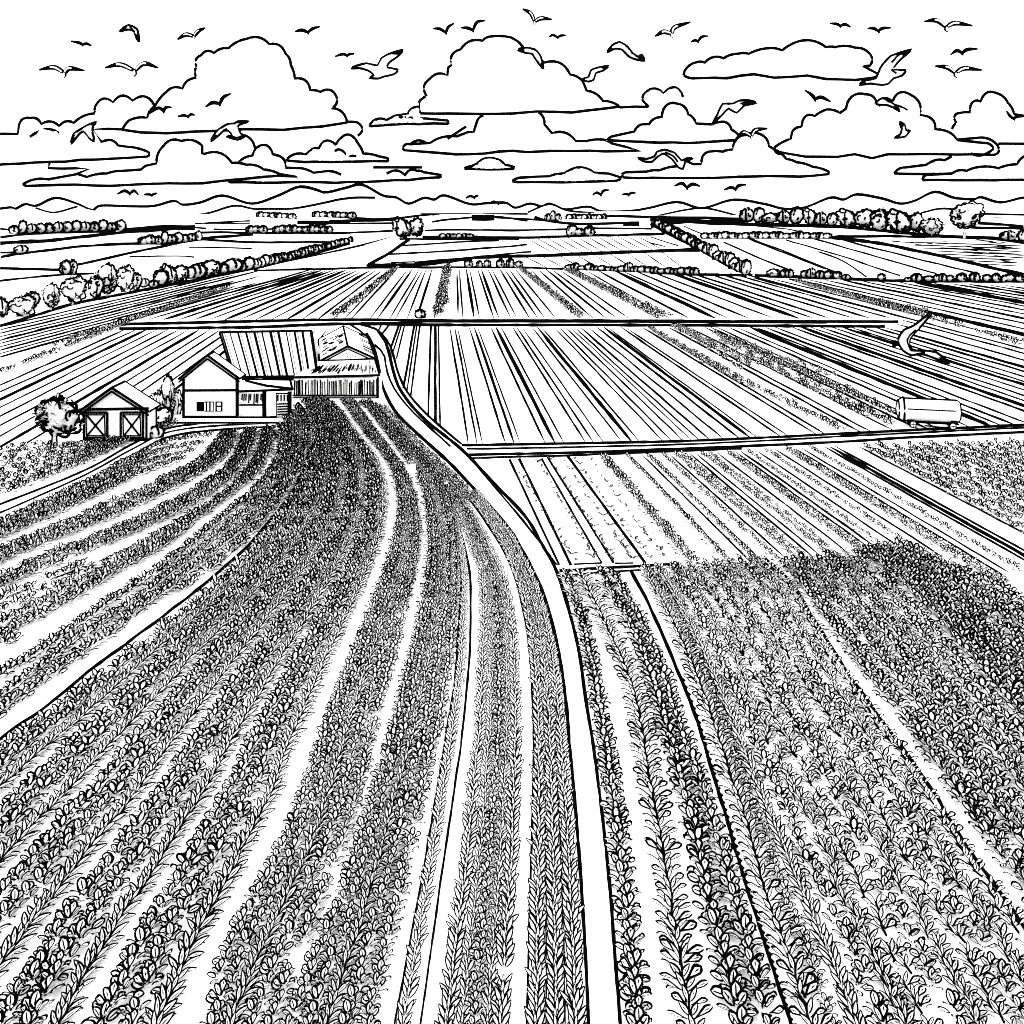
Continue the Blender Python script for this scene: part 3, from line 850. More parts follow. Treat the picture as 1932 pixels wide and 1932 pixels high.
for (L_, R_, nm) in ((A_L, A_R, 'thick dark row beside the winding gap'), (B_L, B_R, 'thick dark row beside the braided strip')):
    row_on(between(L_, R_, .10), 'bush', .5, 1.0, 'curly crop plant on the rim of the ' + nm, .03)
    row_on(between(L_, R_, .29), 'bush', .5, 1.05, 'curly crop plant inside the ' + nm, .05)
    row_on(between(L_, R_, .47), 'leafy', .46, .85, 'pointed-leaf crop plant along the stem line of the ' + nm, .03)
    row_on(between(L_, R_, .70), 'bush', .5, 1.0, 'curly crop plant inside the ' + nm, .05)
    row_on(between(L_, R_, .92), 'bush', .48, .95, 'curly crop plant on the rim of the ' + nm, .03)
m = MB()
strip(m, between(A_L, A_R, .52)[30:], 3.0); strip(m, between(B_L, B_R, .46)[30:], 3.0)
# braided strip with its two edge lines
C_L = [(842, 943), (858, 984), (870, 1070), (868, 1148), (864, 1203), (858, 1285), (846, 1360), (837, 1415), (818, 1528), (798, 1644), (774, 1774), (745, 1928), (730, 2005)]
C_R = [(842, 943), (862, 985), (876, 1029), (886, 1080), (888, 1131), (887, 1210), (882, 1285), (875, 1354), (868, 1415), (849, 1545), (835, 1637), (818, 1757), (794, 1928), (783, 2005)]
strip(m, curve(C_L), 3.2); strip(m, curve(C_R), 3.4)
row_on(between(C_L, C_R, .36), 'grain', .30, .82, 'long-leaved plant of the narrow braided strip', .01)
# band E
E_L = [(835, 930), (866, 988), (887, 1046), (900, 1080), (901, 1166), (896, 1251), (889, 1388), (882, 1425), (868, 1569), (851, 1706), (834, 1825), (820, 1928), (808, 2005)]
E_R = [(872, 935), (907, 988), (934, 1046), (958, 1097), (969, 1138), (981, 1217), (986, 1319), (988, 1425), (985, 1518), (981, 1654), (974, 1774), (968, 1911), (964, 2005)]
row_on(between(E_L, E_R, .16), 'grain', .27, .95, 'long-leaved plant on the outer seam of the wide braided bed', .01)
row_on(between(E_L, E_R, .36), 'grain', .30, .8, 'long-leaved plant inside the wide braided bed', .02)
row_on(between(E_L, E_R, .52), 'bush', .38, .9, 'round crop plant down the middle of the wide braided bed', .03)
row_on(between(E_L, E_R, .68), 'grain', .30, .8, 'long-leaved plant inside the wide braided bed', .02)
row_on(between(E_L, E_R, .85), 'grain', .27, .95, 'long-leaved plant on the inner seam of the wide braided bed', .01)
# band H
H_L = [(880, 935), (887, 943), (921, 991), (955, 1049), (976, 1104), (989, 1162), (996, 1203), (1003, 1285), (1007, 1400), (1005, 1500), (1003, 1586), (999, 1723), (994, 1928), (992, 2005)]
H_R = [(903, 932), (935, 974), (963, 1008), (993, 1063), (1017, 1114), (1037, 1183), (1051, 1251), (1061, 1326), (1068, 1405), (1081, 1552), (1090, 1671), (1098, 1808), (1103, 1940), (1104, 2005)]
strip(m, curve(H_L), 3.2)
for t in (.335, .665):
    strip(m, between(H_L, H_R, t)[22:], 2.0)
for t in (.165, .5, .835):
    row_on(between(H_L, H_R, t), 'grain', .25, .98, 'long-leaved plant of the plaited bed along the path', .01)
for t in (.2, .45, .7, .9):
    strip(m, between(H_L, H_R, t)[0:24], 1.8)
strip(m, curve([(715, 800), (760, 850), (820, 905), (880, 965), (921, 1010)]), 2.2)
strip(m, curve([(740, 800), (800, 855), (860, 915), (905, 965)]), 2.2)
structure(m, 'bed_edges')

# grassy texture between the striped strip's head and the farm path
for k in range(7):
    t = (k + .5) / 7
    P = between([(672, 760), (715, 800), (770, 855), (820, 915), (850, 955)], [(725, 765), (758, 800), (800, 845), (850, 890), (905, 945)], t)
    row_on(P, 'bush', .5, .8, 'small crop plant below the plank wall', .05)

# rows east of the path
R1 = [(1064, 1086), (1092, 1159), (1109, 1227), (1122, 1285), (1136, 1371), (1146, 1435), (1160, 1535), (1174, 1654), (1191, 1801), (1203, 1920), (1211, 2005)]
row_on(curve(R1), 'bush', .5, 1.3, 'round knobbly bush in the single row beside the pale path', .02)
R2 = [(1092, 1084), (1130, 1159), (1166, 1235), (1187, 1285), (1208, 1365), (1222, 1456), (1246, 1586), (1264, 1688), (1282, 1825), (1302, 1921), (1316, 2005)]
row_on(curve(R2), 'paddle', .46, 1.15, 'broad-leaved plant in the second row from the pale path', .02)
R3 = [(1128, 1082), (1190, 1190), (1224, 1270), (1252, 1360), (1274, 1440), (1292, 1507), (1309, 1576), (1330, 1671), (1354, 1774), (1384, 1893), (1412, 2005)]
R3b = [(1150, 1080), (1212, 1190), (1246, 1270), (1277, 1360), (1300, 1430), (1316, 1470), (1343, 1559), (1364, 1627), (1384, 1699), (1405, 1777), (1432, 1883), (1465, 2005)]
row_on(curve(R3), 'bush', .58, 1.4, 'rounded bush in the third row from the pale path', .02)
row_on(curve(R3b), 'bush', .55, 1.3, 'rounded bush beside the knotted furrow line', .02)
LL = [(1190, 1076), (1228, 1148), (1269, 1241), (1313, 1354), (1331, 1415), (1371, 1545), (1408, 1671), (1442, 1774), (1466, 1852), (1492, 1931), (1515, 2005)]
m = MB()
strip(m, curve(LL), 5.0, drift=0.8)
cl = resample(curve(LL), 70)
for p in cl[16:]:
    strip(m, [p + (1, -5), p + (5, 0), p + (2, 5)], 5.0, drift=0, taper=True)
R5 = [(1215, 1078), (1260, 1160), (1310, 1270), (1345, 1365), (1374, 1455), (1408, 1559), (1442, 1682), (1480, 1791), (1518, 1904), (1552, 2005)]
R5b = [(1245, 1074), (1295, 1165), (1350, 1285), (1385, 1370), (1408, 1432), (1463, 1569), (1518, 1699), (1565, 1808), (1605, 1911), (1640, 2005)]
row_on(curve(R5), 'paddle', .5, 1.1, 'broad-leaved plant just past the knotted furrow line', .02)
row_on(between(R5, R5b, .5), 'bush', .40, .8, 'small bush between the knotted furrow and its neighbour stem', .05)
row_on(curve(R5b), 'grain', .28, 1.0, 'long-leaved plant on the stem line past the knotted furrow', .02)
strip(m, curve([(p[0] - 4, p[1]) for p in R5b]), 2.4)
K2 = [(1440, 1050), (1490, 1095), (1550, 1190), (1606, 1278), (1706, 1415), (1767, 1504), (1825, 1596), (1887, 1682), (1960, 1790), (2080, 1960)]
strip(m, curve(K2), 4.2, drift=1.0)
strip(m, curve([(p[0] + 3, p[1] + 8) for p in K2[3:]]), 2.2, drift=1.2)
strip(m, curve([(1275, 1080), (1330, 1110), (1420, 1220), (1500, 1360), (1580, 1500)]), 1.8)
structure(m, 'bed_edges')
for k, t in enumerate((.10, .205, .31, .42, .525, .63, .735, .84, .94)):
    nm = 'in the broad weedy bed between two furrow lines'
    row_on(between(R5b, K2, t), ['bush', 'leafy', 'paddle'][k % 3], [.6, .46, .5][k % 3], [1.15, .9, .9][k % 3], ['bushy', 'pointed-leaf', 'broad-leaved'][k % 3] + ' crop plant ' + nm, .10, flip=0.15 * (k % 3 - 1))
K3 = [(1620, 1040), (1740, 1150), (1860, 1290), (1990, 1440), (2200, 1690)]
K2s = [(1478, 1063), (1540, 1150), (1590, 1215), (1640, 1285), (1705, 1364), (1745, 1422), (1805, 1507), (1870, 1600), (1945, 1700), (2060, 1850)]
for k, t in enumerate((.02, .09, .24, .34, .44, .56, .66, .78, .90)):
    kd = ['bush', 'bush', 'bush', 'leafy', 'bush', 'bush', 'leafy', 'bush', 'bush'][k]
    row_on(between(K2s, K3, t), kd, .66 if kd == 'bush' else .5, 1.25 if kd == 'bush' else .95, ('bushy' if kd == 'bush' else 'pointed-leaf') + (' crop plant beyond the double furrow line' if k < 2 else ' crop plant in the steep beds at the eastern edge'), .06)
K4 = [(1700, 1030), (1900, 1110), (2000, 1180), (2100, 1260), (2250, 1400)]
for k, t in enumerate((.05, .13, .21, .29, .37, .46, .55, .64, .73, .82, .91)):
    row_on(between(K3, K4, t), 'bush', .62, 1.3, 'bushy crop plant in the far beds at the eastern edge', .07)
# rows of the strips below the farm road
VP = (716, 368)
for u, v, w, v1 in [(1133, 864, 1, 1066), (1140, 863, 1, 1066), (1182, 861, .9, 1066), (1220, 860, .9, 1090), (1247, 858, .9, 1080), (1272, 857, .9, 1090), (1284, 857, .9, 1080), (1322, 856, .9, 1090), (1334, 856, .8, 1085), (1367, 854, .9, 1085),
                    (1376, 854, .8, 1085), (1407, 853, .9, 1080), (1442, 851, .9, 1100), (1478, 849, .9, 1110), (1488, 849, .9, 1110), (1527, 847, .9, 1130)]:
    P = [(u, v), fan(VP, (u, v), v1)]
    row_on(resample(P, 20), 'bush', .6, w * 1.0, 'small bushy plant in the strips below the farm road', .06)
for k in range(13):
    p = (1630 + k * 25, 846 - k * 0.6)
    row_on(resample([p, fan(VP, p, 1095)], 24), 'bush', .62, 1.25, 'small bushy plant in the dense bed by the tank trailer', .1)
for k in range(14):     # fill where the strips run out into the weedy bed
    p = (1200 + k * 28, 1066)
    row_on(resample([p, (p[0] + 60 + k * 6, 1130)], 10), 'bush', .8, 1.0, 'small bushy plant where the strips end', .15)
# bushy strips in the mid fields
for a, b, n, w in ((z7(1440, 40), z7(1932, 330), 2, .9), (z7(1560, 30), z7(1932, 240), 4, 1.0), (z8(0, 370), z8(860, 790), 2, .9), (z8(60, 200), z8(1170, 690), 2, 1.0), (z8(120, 250), z8(1130, 760), 3, 1.0), (z8(160, 230), z8(800, 470), 2, 1.0),
                   (z4(712, 420), z4(672, 660), 3, 1.6), (z4(470, 430), z4(180, 665), 3, 1.7), (z4(1060, 430), z4(1360, 670), 2, 1.4), (z4(1290, 440), z4(1760, 672), 3, 1.4),
                   (z5(760, 530), z5(1932, 860), 2, 1.5), (z3(300, 930), z3(1260, 600), 2, 1.5), (z6(0, 265), z6(620, 20), 2, 1.1), (z5(1100, 620), z5(1420, 690), 3, 1.4), (z5(800, 545), z5(1350, 690), 2, 1.3)):
    for k in range(n):
        d = (k - (n - 1) / 2) * 7
        row_on(resample([(a[0] + d * .5, a[1] - d * .15), (b[0] + d * 1.2, b[1] - d * .4)], 20), 'bush', 1.1 * w, w * 1.4, 'bushy plant of a strip in the far furrowed fields', .15 * w)

def obj_from(tpl, name):
    V, Fc, M = tpl
    me = bpy.data.meshes.new(name)
    me.from_pydata([tuple(p) for p in V.tolist()], [], [tuple(q) for q in Fc.tolist()])
    for mm in MATS:
        me.materials.append(mm)
    me.polygons.foreach_set('material_index', M.astype(np.int32))
    me.update()
    return me

PM = {}
for kind in KINDS:
    L = sorted(PL[kind], key=lambda p: (not (0 <= p[6] <= 1932 and p[7] <= 1935), p[1]))
    near, rest = L[:300], L[300:]
    for (x, y, r, s, lod, label, u, v) in near:
        i = random.randrange(NVAR)
        if (kind, lod, i) not in PM:
            PM[kind, lod, i] = obj_from(TPL[kind, lod][i], KNAME[kind])
        o = bpy.data.objects.new(KNAME[kind], PM[kind, lod, i])
        sc.collection.objects.link(o)
        o.location = (x, y, 0)
        o.rotation_euler = (0, 0, r)
        o.scale = (s, s, s)
        tag(o, label, 'crop plant', label.replace('crop plant', 'crop plants').replace('plant ', 'plants ').replace('bush ', 'bushes '))
    # everything further off, too many and too small to count
    Vs, Fs, Ms, b = [], [], [], 0
    for (x, y, r, s, lod, label, u, v) in rest:
        V, Fc, M = TPL[kind, lod][random.randrange(NVAR)]
        c, d = math.cos(r) * s, math.sin(r) * s
        W = np.stack([V[:, 0] * c - V[:, 1] * d + x, V[:, 0] * d + V[:, 1] * c + y, V[:, 2] * s], 1)
        Vs.append(W); Fs.append(Fc + b); Ms.append(M); b += len(V)
    if not Vs:
        continue
    V, Fc, M = np.vstack(Vs), np.vstack(Fs), np.concatenate(Ms)
    me = bpy.data.meshes.new('crop_foliage')
    me.vertices.add(len(V)); me.vertices.foreach_set('co', V.astype(np.float32).ravel())
    me.loops.add(len(Fc) * 4); me.loops.foreach_set('vertex_index', Fc.astype(np.int32).ravel())
    me.polygons.add(len(Fc)); me.polygons.foreach_set('loop_start', (np.arange(len(Fc)) * 4).astype(np.int32))
    try:
        me.polygons.foreach_set('loop_total', np.full(len(Fc), 4, np.int32))
    except Exception:
        pass
    for mm in MATS:
        me.materials.append(mm)
    me.polygons.foreach_set('material_index', M.astype(np.int32))
    me.update(calc_edges=True)
    o = bpy.data.objects.new('crop_foliage', me)
    sc.collection.objects.link(o)
    tag(o, {'leafy': 'far rows of pointed-leaf crop plants merging into one texture', 'paddle': 'far rows of broad-leaved crop plants merging into one texture', 'bush': 'far rows and beds of small bushy crop plants merging into one texture',
            'grain': 'far rows of long-leaved plaited plants merging into one texture'}[kind], 'crops', None, 'stuff')
print('PLANTS', {k: len(v) for k, v in PL.items()})

# seedlings in the sown plot, each its own little tuft
SEED = []
for w_ in range(4):
    T = [orient(leaf_tpl(random.uniform(.34, .5), random.uniform(.16, .22), 'lance', .2, 4, .2, .1, False, .46), (0, 0, .02), math.radians(a + random.uniform(-25, 25)), math.radians(random.uniform(10, 35))) for a in (20, 140, 255)]
    SEED.append(obj_from(merge(T), 'seedling'))
for ri, (a, b, n, nm) in enumerate((((976, 888), (1088, 1062), 17, 'beside the twin bed lines nearest the path'), ((1012, 866), (1122, 1054), 19, 'in the first dotted row of the sown plot'), ((1036, 866), (1162, 1060), 22, 'clinging to the middle bed line of the sown plot'),
                    ((1060, 864), (1196, 1058), 19, 'in the second dotted row of the sown plot'), ((1082, 864), (1228, 1058), 22, 'in the dashed row past the last bed line'), ((1111, 866), (1256, 1056), 20, 'in the outermost dashed row of the sown plot'))):
    for i in range(n):
        t = (i + .5) / n
        u, v = a[0] * (1 - t) + b[0] * t + random.gauss(0, .8), a[1] * (1 - t) + b[1] * t + random.gauss(0, 1.5)
        o = bpy.data.objects.new('seedling', random.choice(SEED)); sc.collection.objects.link(o)
        o.location = gnd(u, v); o.rotation_euler = (0, 0, random.uniform(0, 6.28)); k = random.uniform(.7, 1.35); o.scale = (k, k, k)
        tag(o, 'tiny dark seedling ' + nm, 'seedling', 'seedlings ' + nm)

# ------------------------------------------------------------------ trees and bushes
def crown_tpl(border, seed, leaves=70, ringed=True, scrib=30):
    """a lumpy crown of unit height and width: pale mass, scalloped dark leaf margins and drawn contours"""
    rs = random.Random(seed)
    lumps = [(Vector((rs.gauss(0, 1), rs.gauss(0, 1), rs.gauss(0, .8))).normalized(), rs.uniform(.08, .2)) for _ in range(9)]
    def rad(d):
        s = 0.40
        for q, a in lumps:
            c = d.dot(q)
            s += a * max(0, c - .55) / .45 * .6
        return s
    mb = MB()
    seg, rings = 12, 8
    base = len(mb.v)
    for i in range(rings + 1):
        th = math.pi * i / rings
        for k in range(seg):
            ph = 2 * math.pi * k / seg
            d = Vector((math.sin(th) * math.cos(ph), math.sin(th) * math.sin(ph), math.cos(th)))
            p = d * rad(d) * .92
            mb.v.append((p.x, p.y, p.z + .5))
    for i in range(rings):
        for k in range(seg):
            l = (k + 1) % seg
            mb.f.append((base + i * seg + k, base + (i + 1) * seg + k, base + (i + 1) * seg + l, base + i * seg + l)); mb.m.append(2)
    if ringed:
        fr_ = rs.choice([4.5, 5.5, 6.5])
        for ax in (0, 62, 121):
            a = math.radians(ax + rs.uniform(-6, 6))
            pts = []
            for k in range(52):
                t = 2 * math.pi * k / 52
                d = Vector((math.cos(t) * math.cos(a), math.cos(t) * math.sin(a), math.sin(t)))
                rr = rad(d) * (.95 + .2 * abs(math.sin(t * fr_ + seed)))
                pts.append((d.x * rr, d.y * rr, d.z * rr + .5))
            if ax == 0:
                mb.tube(pts, border * .62, 1, 5, closed=True)
            else:
                k0 = rs.randrange(52)
                q = [pts[(k0 + i) % 52] for i in range(17)]
                mb.tube(q, border * .5, 1, 5)
        for i in range(scrib):          # curls of foliage drawn over the mass
            d = Vector((rs.gauss(0, 1), rs.gauss(0, 1), rs.gauss(0, 1))).normalized()
            e1 = d.cross(Vector((0, 0, 1))).normalized(); e2 = e1.cross(d)
            r0 = rs.uniform(.10, .20); a0 = rs.uniform(0, 6.28); sw = rs.uniform(1.6, 3.6)
            q = []
            for j in range(7):
                a = a0 + sw * j / 6
                dd = (d + e1 * r0 * 1.6 * math.cos(a) + e2 * r0 * 1.6 * math.sin(a)).normalized()
                rr = rad(dd) * .955
                q.append((dd.x * rr, dd.y * rr, dd.z * rr + .5))
            mb.tube(q, border * .42, 1, 5)
    for i in range(leaves):
        d = Vector((rs.gauss(0, 1), rs.gauss(0, 1), rs.gauss(0.1, 1))).normalized()
        p = d * rad(d) * rs.uniform(.95, 1.06)
        L = rs.uniform(.13, .22)
        az = math.atan2(d.x, d.y) + rs.uniform(-.9, .9)
        el = math.asin(max(-1, min(1, d.z))) * .4 + rs.uniform(-.2, 1.2)
        mb.add(orient(leaf_tpl(L, L * .7, 'oval', border * .8, 4, .3, .3, False), (p.x, p.y, p.z + .5), az, el, rs.uniform(-.8, .8)))
    return mb

CLASSES = [9, 14, 22, 34, 52]
CROWNS = {}
def crown_mesh(px, var):
    c = min(range(len(CLASSES)), key=lambda i: abs(math.log(CLASSES[i] / max(px, 1))))
    if (c, var) not in CROWNS:
        CROWNS[c, var] = crown_tpl(4.2 / CLASSES[c], 11 * c + var, [2, 3, 6, 10, 16][c], True, [3, 7, 14, 26, 44][c]).mesh('crown')
    return CROWNS[c, var]

def trunk_mesh():
    mb = MB()
    mb.tube([(0, 0, 0), (.02, 0, .3), (-.02, .01, .62)], [.09, .06, .05], 2, 8)
    for s in (-1, 1):
        mb.tube([(s * .09, -.02, 0), (s * .062 + .02, -.02, .3)], .022, 1, 5)
    mb.tube([(0, 0, .45), (.16, .02, .72)], [.045, .02], 2, 6)
    mb.tube([(0, 0, .5), (-.15, -.02, .75)], [.04, .02], 2, 6)
    return mb.mesh('trunk')
TRUNK = trunk_mesh()
nvar = 0
def tree(u, v, w, h, label, group=None, trunk=False, name='bush'):
    """a tree or bush whose foot stands at survey point (u, v); w, h are its breadth and height on the sheet"""
    global nvar
    nvar += 1
    x, y, _ = gnd(u, v)
    k = y / F
    wm, hm = w * k, h * k
    if trunk:
        root = empty(name, (x, y, 0), label, 'tree', group)
        c = bpy.data.objects.new('crown', crown_mesh(max(w, h), nvar % 3)); sc.collection.objects.link(c); c.parent = root
        t = bpy.data.objects.new('trunk', TRUNK); sc.collection.objects.link(t); t.parent = root
        lift = trunk * hm
        c.location = (0, 0, lift); c.scale = (wm * 1.05, wm * 1.0, (hm - lift) * 1.05)
        t.scale = (wm * .6, wm * .6, hm * .62)
        return root
    c = bpy.data.objects.new(name, crown_mesh(max(w, h), nvar % 3)); sc.collection.objects.link(c)
    c.location = (x, y, -.08 * hm); c.scale = (wm * 1.1, wm, hm * 1.1)
    return tag(c, label, 'bush' if name == 'bush' else 'tree', group)

# tree row along the west field
T3 = [(5, 760, 80, 110, 'rounded tree cut by the western edge at the end of the tree row', .1), (120, 752, 130, 110, 'broad low tree, first whole one of the western tree row', .08), (178, 700, 80, 85, 'small tree peeping over the broad low tree', .05),
      (282, 718, 98, 135, 'upright oval tree between the broad low tree and the ball-shaped tree', .12), (402, 688, 128, 150, 'ball-shaped tree on a short trunk in the western row', .2), (530, 650, 80, 120, 'shaggy tree beside the ball-shaped tree', .12),
      (590, 642, 120, 165, 'tallest tree of the western row with a ragged crown', .1), (685, 618, 95, 140, 'oval tree leaning on the tallest tree of the western row', .1), (752, 606, 58, 95, 'narrow tree after the oval tree in the western row', .1), (798, 596, 42, 52, 'little round tree in the dip of the western row', .1)]
for x, y, w, h, lb, tk in T3:
    tree(*z3(x, y), w * .3418, h * .3418, lb, 'trees along the western field', tk, 'round_tree')
for x, y, w, h in ((845, 590, 40, 35), (885, 582, 75, 70), (935, 572, 75, 100), (995, 558, 85, 88), (1050, 545, 50, 55), (1090, 542, 75, 80), (1160, 528, 110, 86), (1235, 512, 46, 50), (1285, 505, 80, 72), (1330, 500, 40, 50), (1372, 496, 58, 58)):
    tree(*z3(x, y), w * .3418, h * .3418, 'medium bush of the western field row past its tall trees', 'medium bushes of the western row')
for i in range(22):
    t = i / 21
    x = 1415 + t * 520
    y = 483 - t * 143 + 4
    tree(*z3(x, y), (44 - 20 * t) * .3418, (50 - 22 * t) * .3418 * random.uniform(.8, 1.15), 'small bush in the shrinking tail of the western row', 'small bushes in the tail of the western row')
tree(*z3(362, 522), 17, 27, 'pale bush with its twin on the bare western field', 'twin bushes on the western field')
tree(*z3(400, 520), 17, 29, 'taller twin bush on the bare western field', 'twin bushes on the western field')
tree(*z3(117, 406), 19, 16, 'lone small bush on the far western boundary', None)
for i in range(13):
    t = i / 12
    tree(*z3(75 + t * 590, 297 - t * 18), random.uniform(38, 54) * .3418, random.uniform(42, 60) * .3418, 'small bush of the far hedge line at the western edge', 'bushes of the far western hedge')
for i in range(9):
    t = i / 8
    tree(*z3(795 + t * 300, 362 - t * 26 if i > 1 else 356), random.uniform(34, 48) * .3418, random.uniform(36, 58) * .3418, 'small bush of the short hedge on the sloping boundary', 'bushes of the short sloping hedge')
for i in range(6):
    tree(*z3(1440 + i * 34, 205 + i * 2), 12, 10, 'tiny bush of the farthest western thicket', 'bushes of the farthest western thicket')
for i in range(6):
    tree(*z3(1750 + i * 38, 206 + i), 13, 11, 'tiny bush of the thicket under the low hill', 'bushes under the low hill')
for i in range(3):
    tree(*z3(1385 + i * 32, 292), 13, 13, 'tiny bush of the three-bush clump on the pale field', 'three-bush clump')
for i in range(10):
    tree(*z3(1530 + i * 32, 290), 12, random.uniform(10, 15), 'tiny bush of the long thicket on the pale field', 'long thicket on the pale field')
tree(*z4(496, 282), 30, 36, 'round tree, western one of the pair at the field corner', 'tree pair at the field corner', .08, 'round_tree')
tree(*z4(562, 280), 25, 37, 'narrower tree, eastern one of the pair at the field corner', 'tree pair at the field corner', .08, 'round_tree')
for i in range(6):
    tree(*z4(690 + i * 26, 278), 10, 7, 'tiny bush in the hedge east of the tree pair', 'hedge east of the tree pair')
for x, w, h in ((1310, 48, 42), (1350, 40, 36), (1395, 40, 44)):
    tree(*z4(x, 270), w * .39, h * .39, 'bush of the small clump on the field corner beyond the furrows', 'small clump beyond the furrows')
for x in (1198, 1222, 1246):
    tree(*z4(x, 196), 9, 19 if x == 1222 else 12, 'pointed little tree on the middle horizon', 'pointed trees on the middle horizon')
for i in range(8):
    tree(*z4(1300 + i * 24, 190), 9, 9, 'tiny bush in the strip beside the pointed trees', 'bushes beside the pointed trees')
for x, h in ((812, 36), (868, 30), (905, 34), (966, 36), (1018, 40), (1058, 30)):
    tree(*z4(x, 422), 10 if h < 36 else 12, h * .39, 'little bush spaced along the boundary of the centre field', 'bushes along the centre boundary')
for i in range(20):
    x = 1300 + i * 32
    tree(*z4(x, 432 + i * 1.3), 14, random.uniform(8, 13) if i != 9 else 18, 'small bush of the hedge along the centre field boundary' if i != 9 else 'round bush standing above the centre hedge', 'bushes of the centre hedge')
tree(*z4(580, 668), 15, 16, 'dark bush by the far road', None)
# the tall eastern tree row
for x, y, w, h, lb in ((500, 222, 60, 74, 'first tree at the western end of the eastern tree row'), (560, 224, 55, 66, 'second tree of the eastern row, slightly shorter'), (622, 226, 66, 56, 'low spreading tree in the eastern row'), (690, 228, 56, 68, 'narrow tree in the eastern row after the low one'),
                       (755, 232, 66, 74, 'fifth tree of the eastern row'), (830, 238, 64, 84, 'peaked tree in the middle of the eastern row'), (882, 240, 54, 70, 'tree just after the peaked one'), (940, 242, 54, 58, 'shortest tree in the eastern row'),
                       (1020, 248, 88, 90, 'rounded tree with streaky crown in the eastern row'), (1110, 250, 84, 98, 'tall streaky tree in the eastern row'), (1190, 260, 96, 108, 'wide tree next to the white domed tree'), (1290, 274, 112, 110, 'white domed tree in the eastern row'),
                       (1376, 274, 66, 104, 'slim tree between two domed trees'), (1455, 290, 118, 92, 'low domed tree beside the tallest eastern tree')):
    tree(*z5(x, y), w * .3652, h * .3652, lb, 'trees of the eastern row', .06, 'round_tree')
tree(*z5(1622, 302), 150 * .3652, 172 * .3652, 'tallest eastern tree, a round crown on a bare trunk', None, .3, 'round_tree')
tree(*z5(1850, 312), 24, 18, 'small dome-shaped bush near the eastern edge', None)
tree(*z5(1928, 312), 20, 16, 'bush cut by the eastern edge beside the dome-shaped bush', None)
for i in range(19):
    tree(*z5(285 + i * 35, 304), 14, random.uniform(10, 14), 'small bush of the straight hedge below the eastern row', 'bushes of the straight eastern hedge')
for i in range(17):
    t = i / 16
    tree(*z5(45 + 450 * t, 240 + 252 * t), 15 + 2 * t, 13 + 10 * t * random.uniform(.7, 1.2), 'bush of the slanting hedge between the furrowed fields', 'bushes of the slanting hedge')
for x, w, h in ((560, 0, 0), (637, 50, 40), (690, 32, 36), (722, 36, 38), (800, 36, 36), (832, 42, 50), (880, 36, 38), (920, 36, 38), (965, 40, 36), (1015, 36, 24), (1195, 32, 34), (1330, 26, 20), (1380, 46, 38), (1440, 44, 28), (1480, 30, 34), (1512, 36, 38), (1550, 30, 32), (1606, 44, 40), (1680, 44, 44),
                (1740, 36, 36), (1785, 36, 40), (1830, 26, 30), (1860, 44, 40), (1905, 40, 34)):
    if w:
        tree(*z5(x, np.interp(x, [540, 900, 1300, 1932], [494, 508, 523, 525])), w * .3652, h * .3652, 'low bush scattered along the eastern field boundary', 'bushes along the eastern boundary')

# feathery tree beside the small shed
x, y, _ = gnd(*z6(268, 606))
root = empty('feathery_tree', (x, y, 0), 'feathery tree with fan-like leafy crown beside the small shed', 'tree')
k = y / F * .3906
mb = MB()
mb.tube([(0, 0, 0), (-.02, 0, 40 * k), (-.1, .1, 105 * k)], [13 * k, 11 * k, 8 * k], 2, 8)
for s in (-1, 1):
    mb.tube([(s * 13 * k, -.25, 0), (s * 11 * k, -.2, 50 * k)], .075, 1, 5)
mb.tube([(0, 0, 100 * k), (-2 * k, 0, 180 * k)], .16, 1, 6)
for a in (-60, -30, 25, 55):
    mb.tube([(0, 0, 90 * k), (math.sin(math.radians(a)) * 60 * k, .1, (90 + math.cos(math.radians(a)) * 60) * k)], .08, 1, 5)
mb.build('trunk', root)
mb = MB()
rs = random.Random(5)
base = crown_tpl(.075, 77, 30, True, 44)
for q, fc, mm in ((base.v, base.f, base.m),):
    b0 = len(mb.v)
    mb.v += [(x * 190 * k, y * 130 * k, 45 * k + z * 195 * k) for x, y, z in q]
    mb.f += [tuple(b0 + e for e in f) for f in fc]; mb.m += mm
for i in range(90):
    a = rs.uniform(0, 6.283); e = rs.uniform(-.5, 1.2)
    d = Vector((math.sin(a) * math.cos(e), -abs(math.cos(a)) * math.cos(e), math.sin(e)))
    rr = rs.uniform(.55, .95)
    p = Vector((0, 0, 135 * k)) + Vector((d.x * 80, d.y * 60, d.z * 82)) * k * rr
    mb.add(orient(leaf_tpl(rs.uniform(26, 42) * k, rs.uniform(11, 16) * k, 'lance', .14, 4, .3, .1, False), tuple(p), math.atan2(d.x, d.y * .25), math.asin(d.z) * .9, rs.uniform(-1.6, 1.6)))
mb.build('crown', root)
# shrubs between shed and house
for i, (x, y, w, h, lb) in enumerate(((765, 490, 60, 150, 'tall shaggy shrub between the small shed and the house'), (808, 470, 70, 190, 'tallest shaggy shrub against the gable wall'), (790, 500, 80, 80, 'low rounded shrub at the corner of the small shed'), (852, 455, 60, 120, 'pale rounded shrub touching the gable wall'),
                                       (755, 570, 56, 60, 'little bush at the foot of the small shed'))):
    tree(*z6(x, y), w * .3906, h * .3906, lb, None)

# ------------------------------------------------------------------ farm buildings
E = 0.135      # half-width of the dark timber trim
def P3(u, v, Y): return at(u, v, Y)
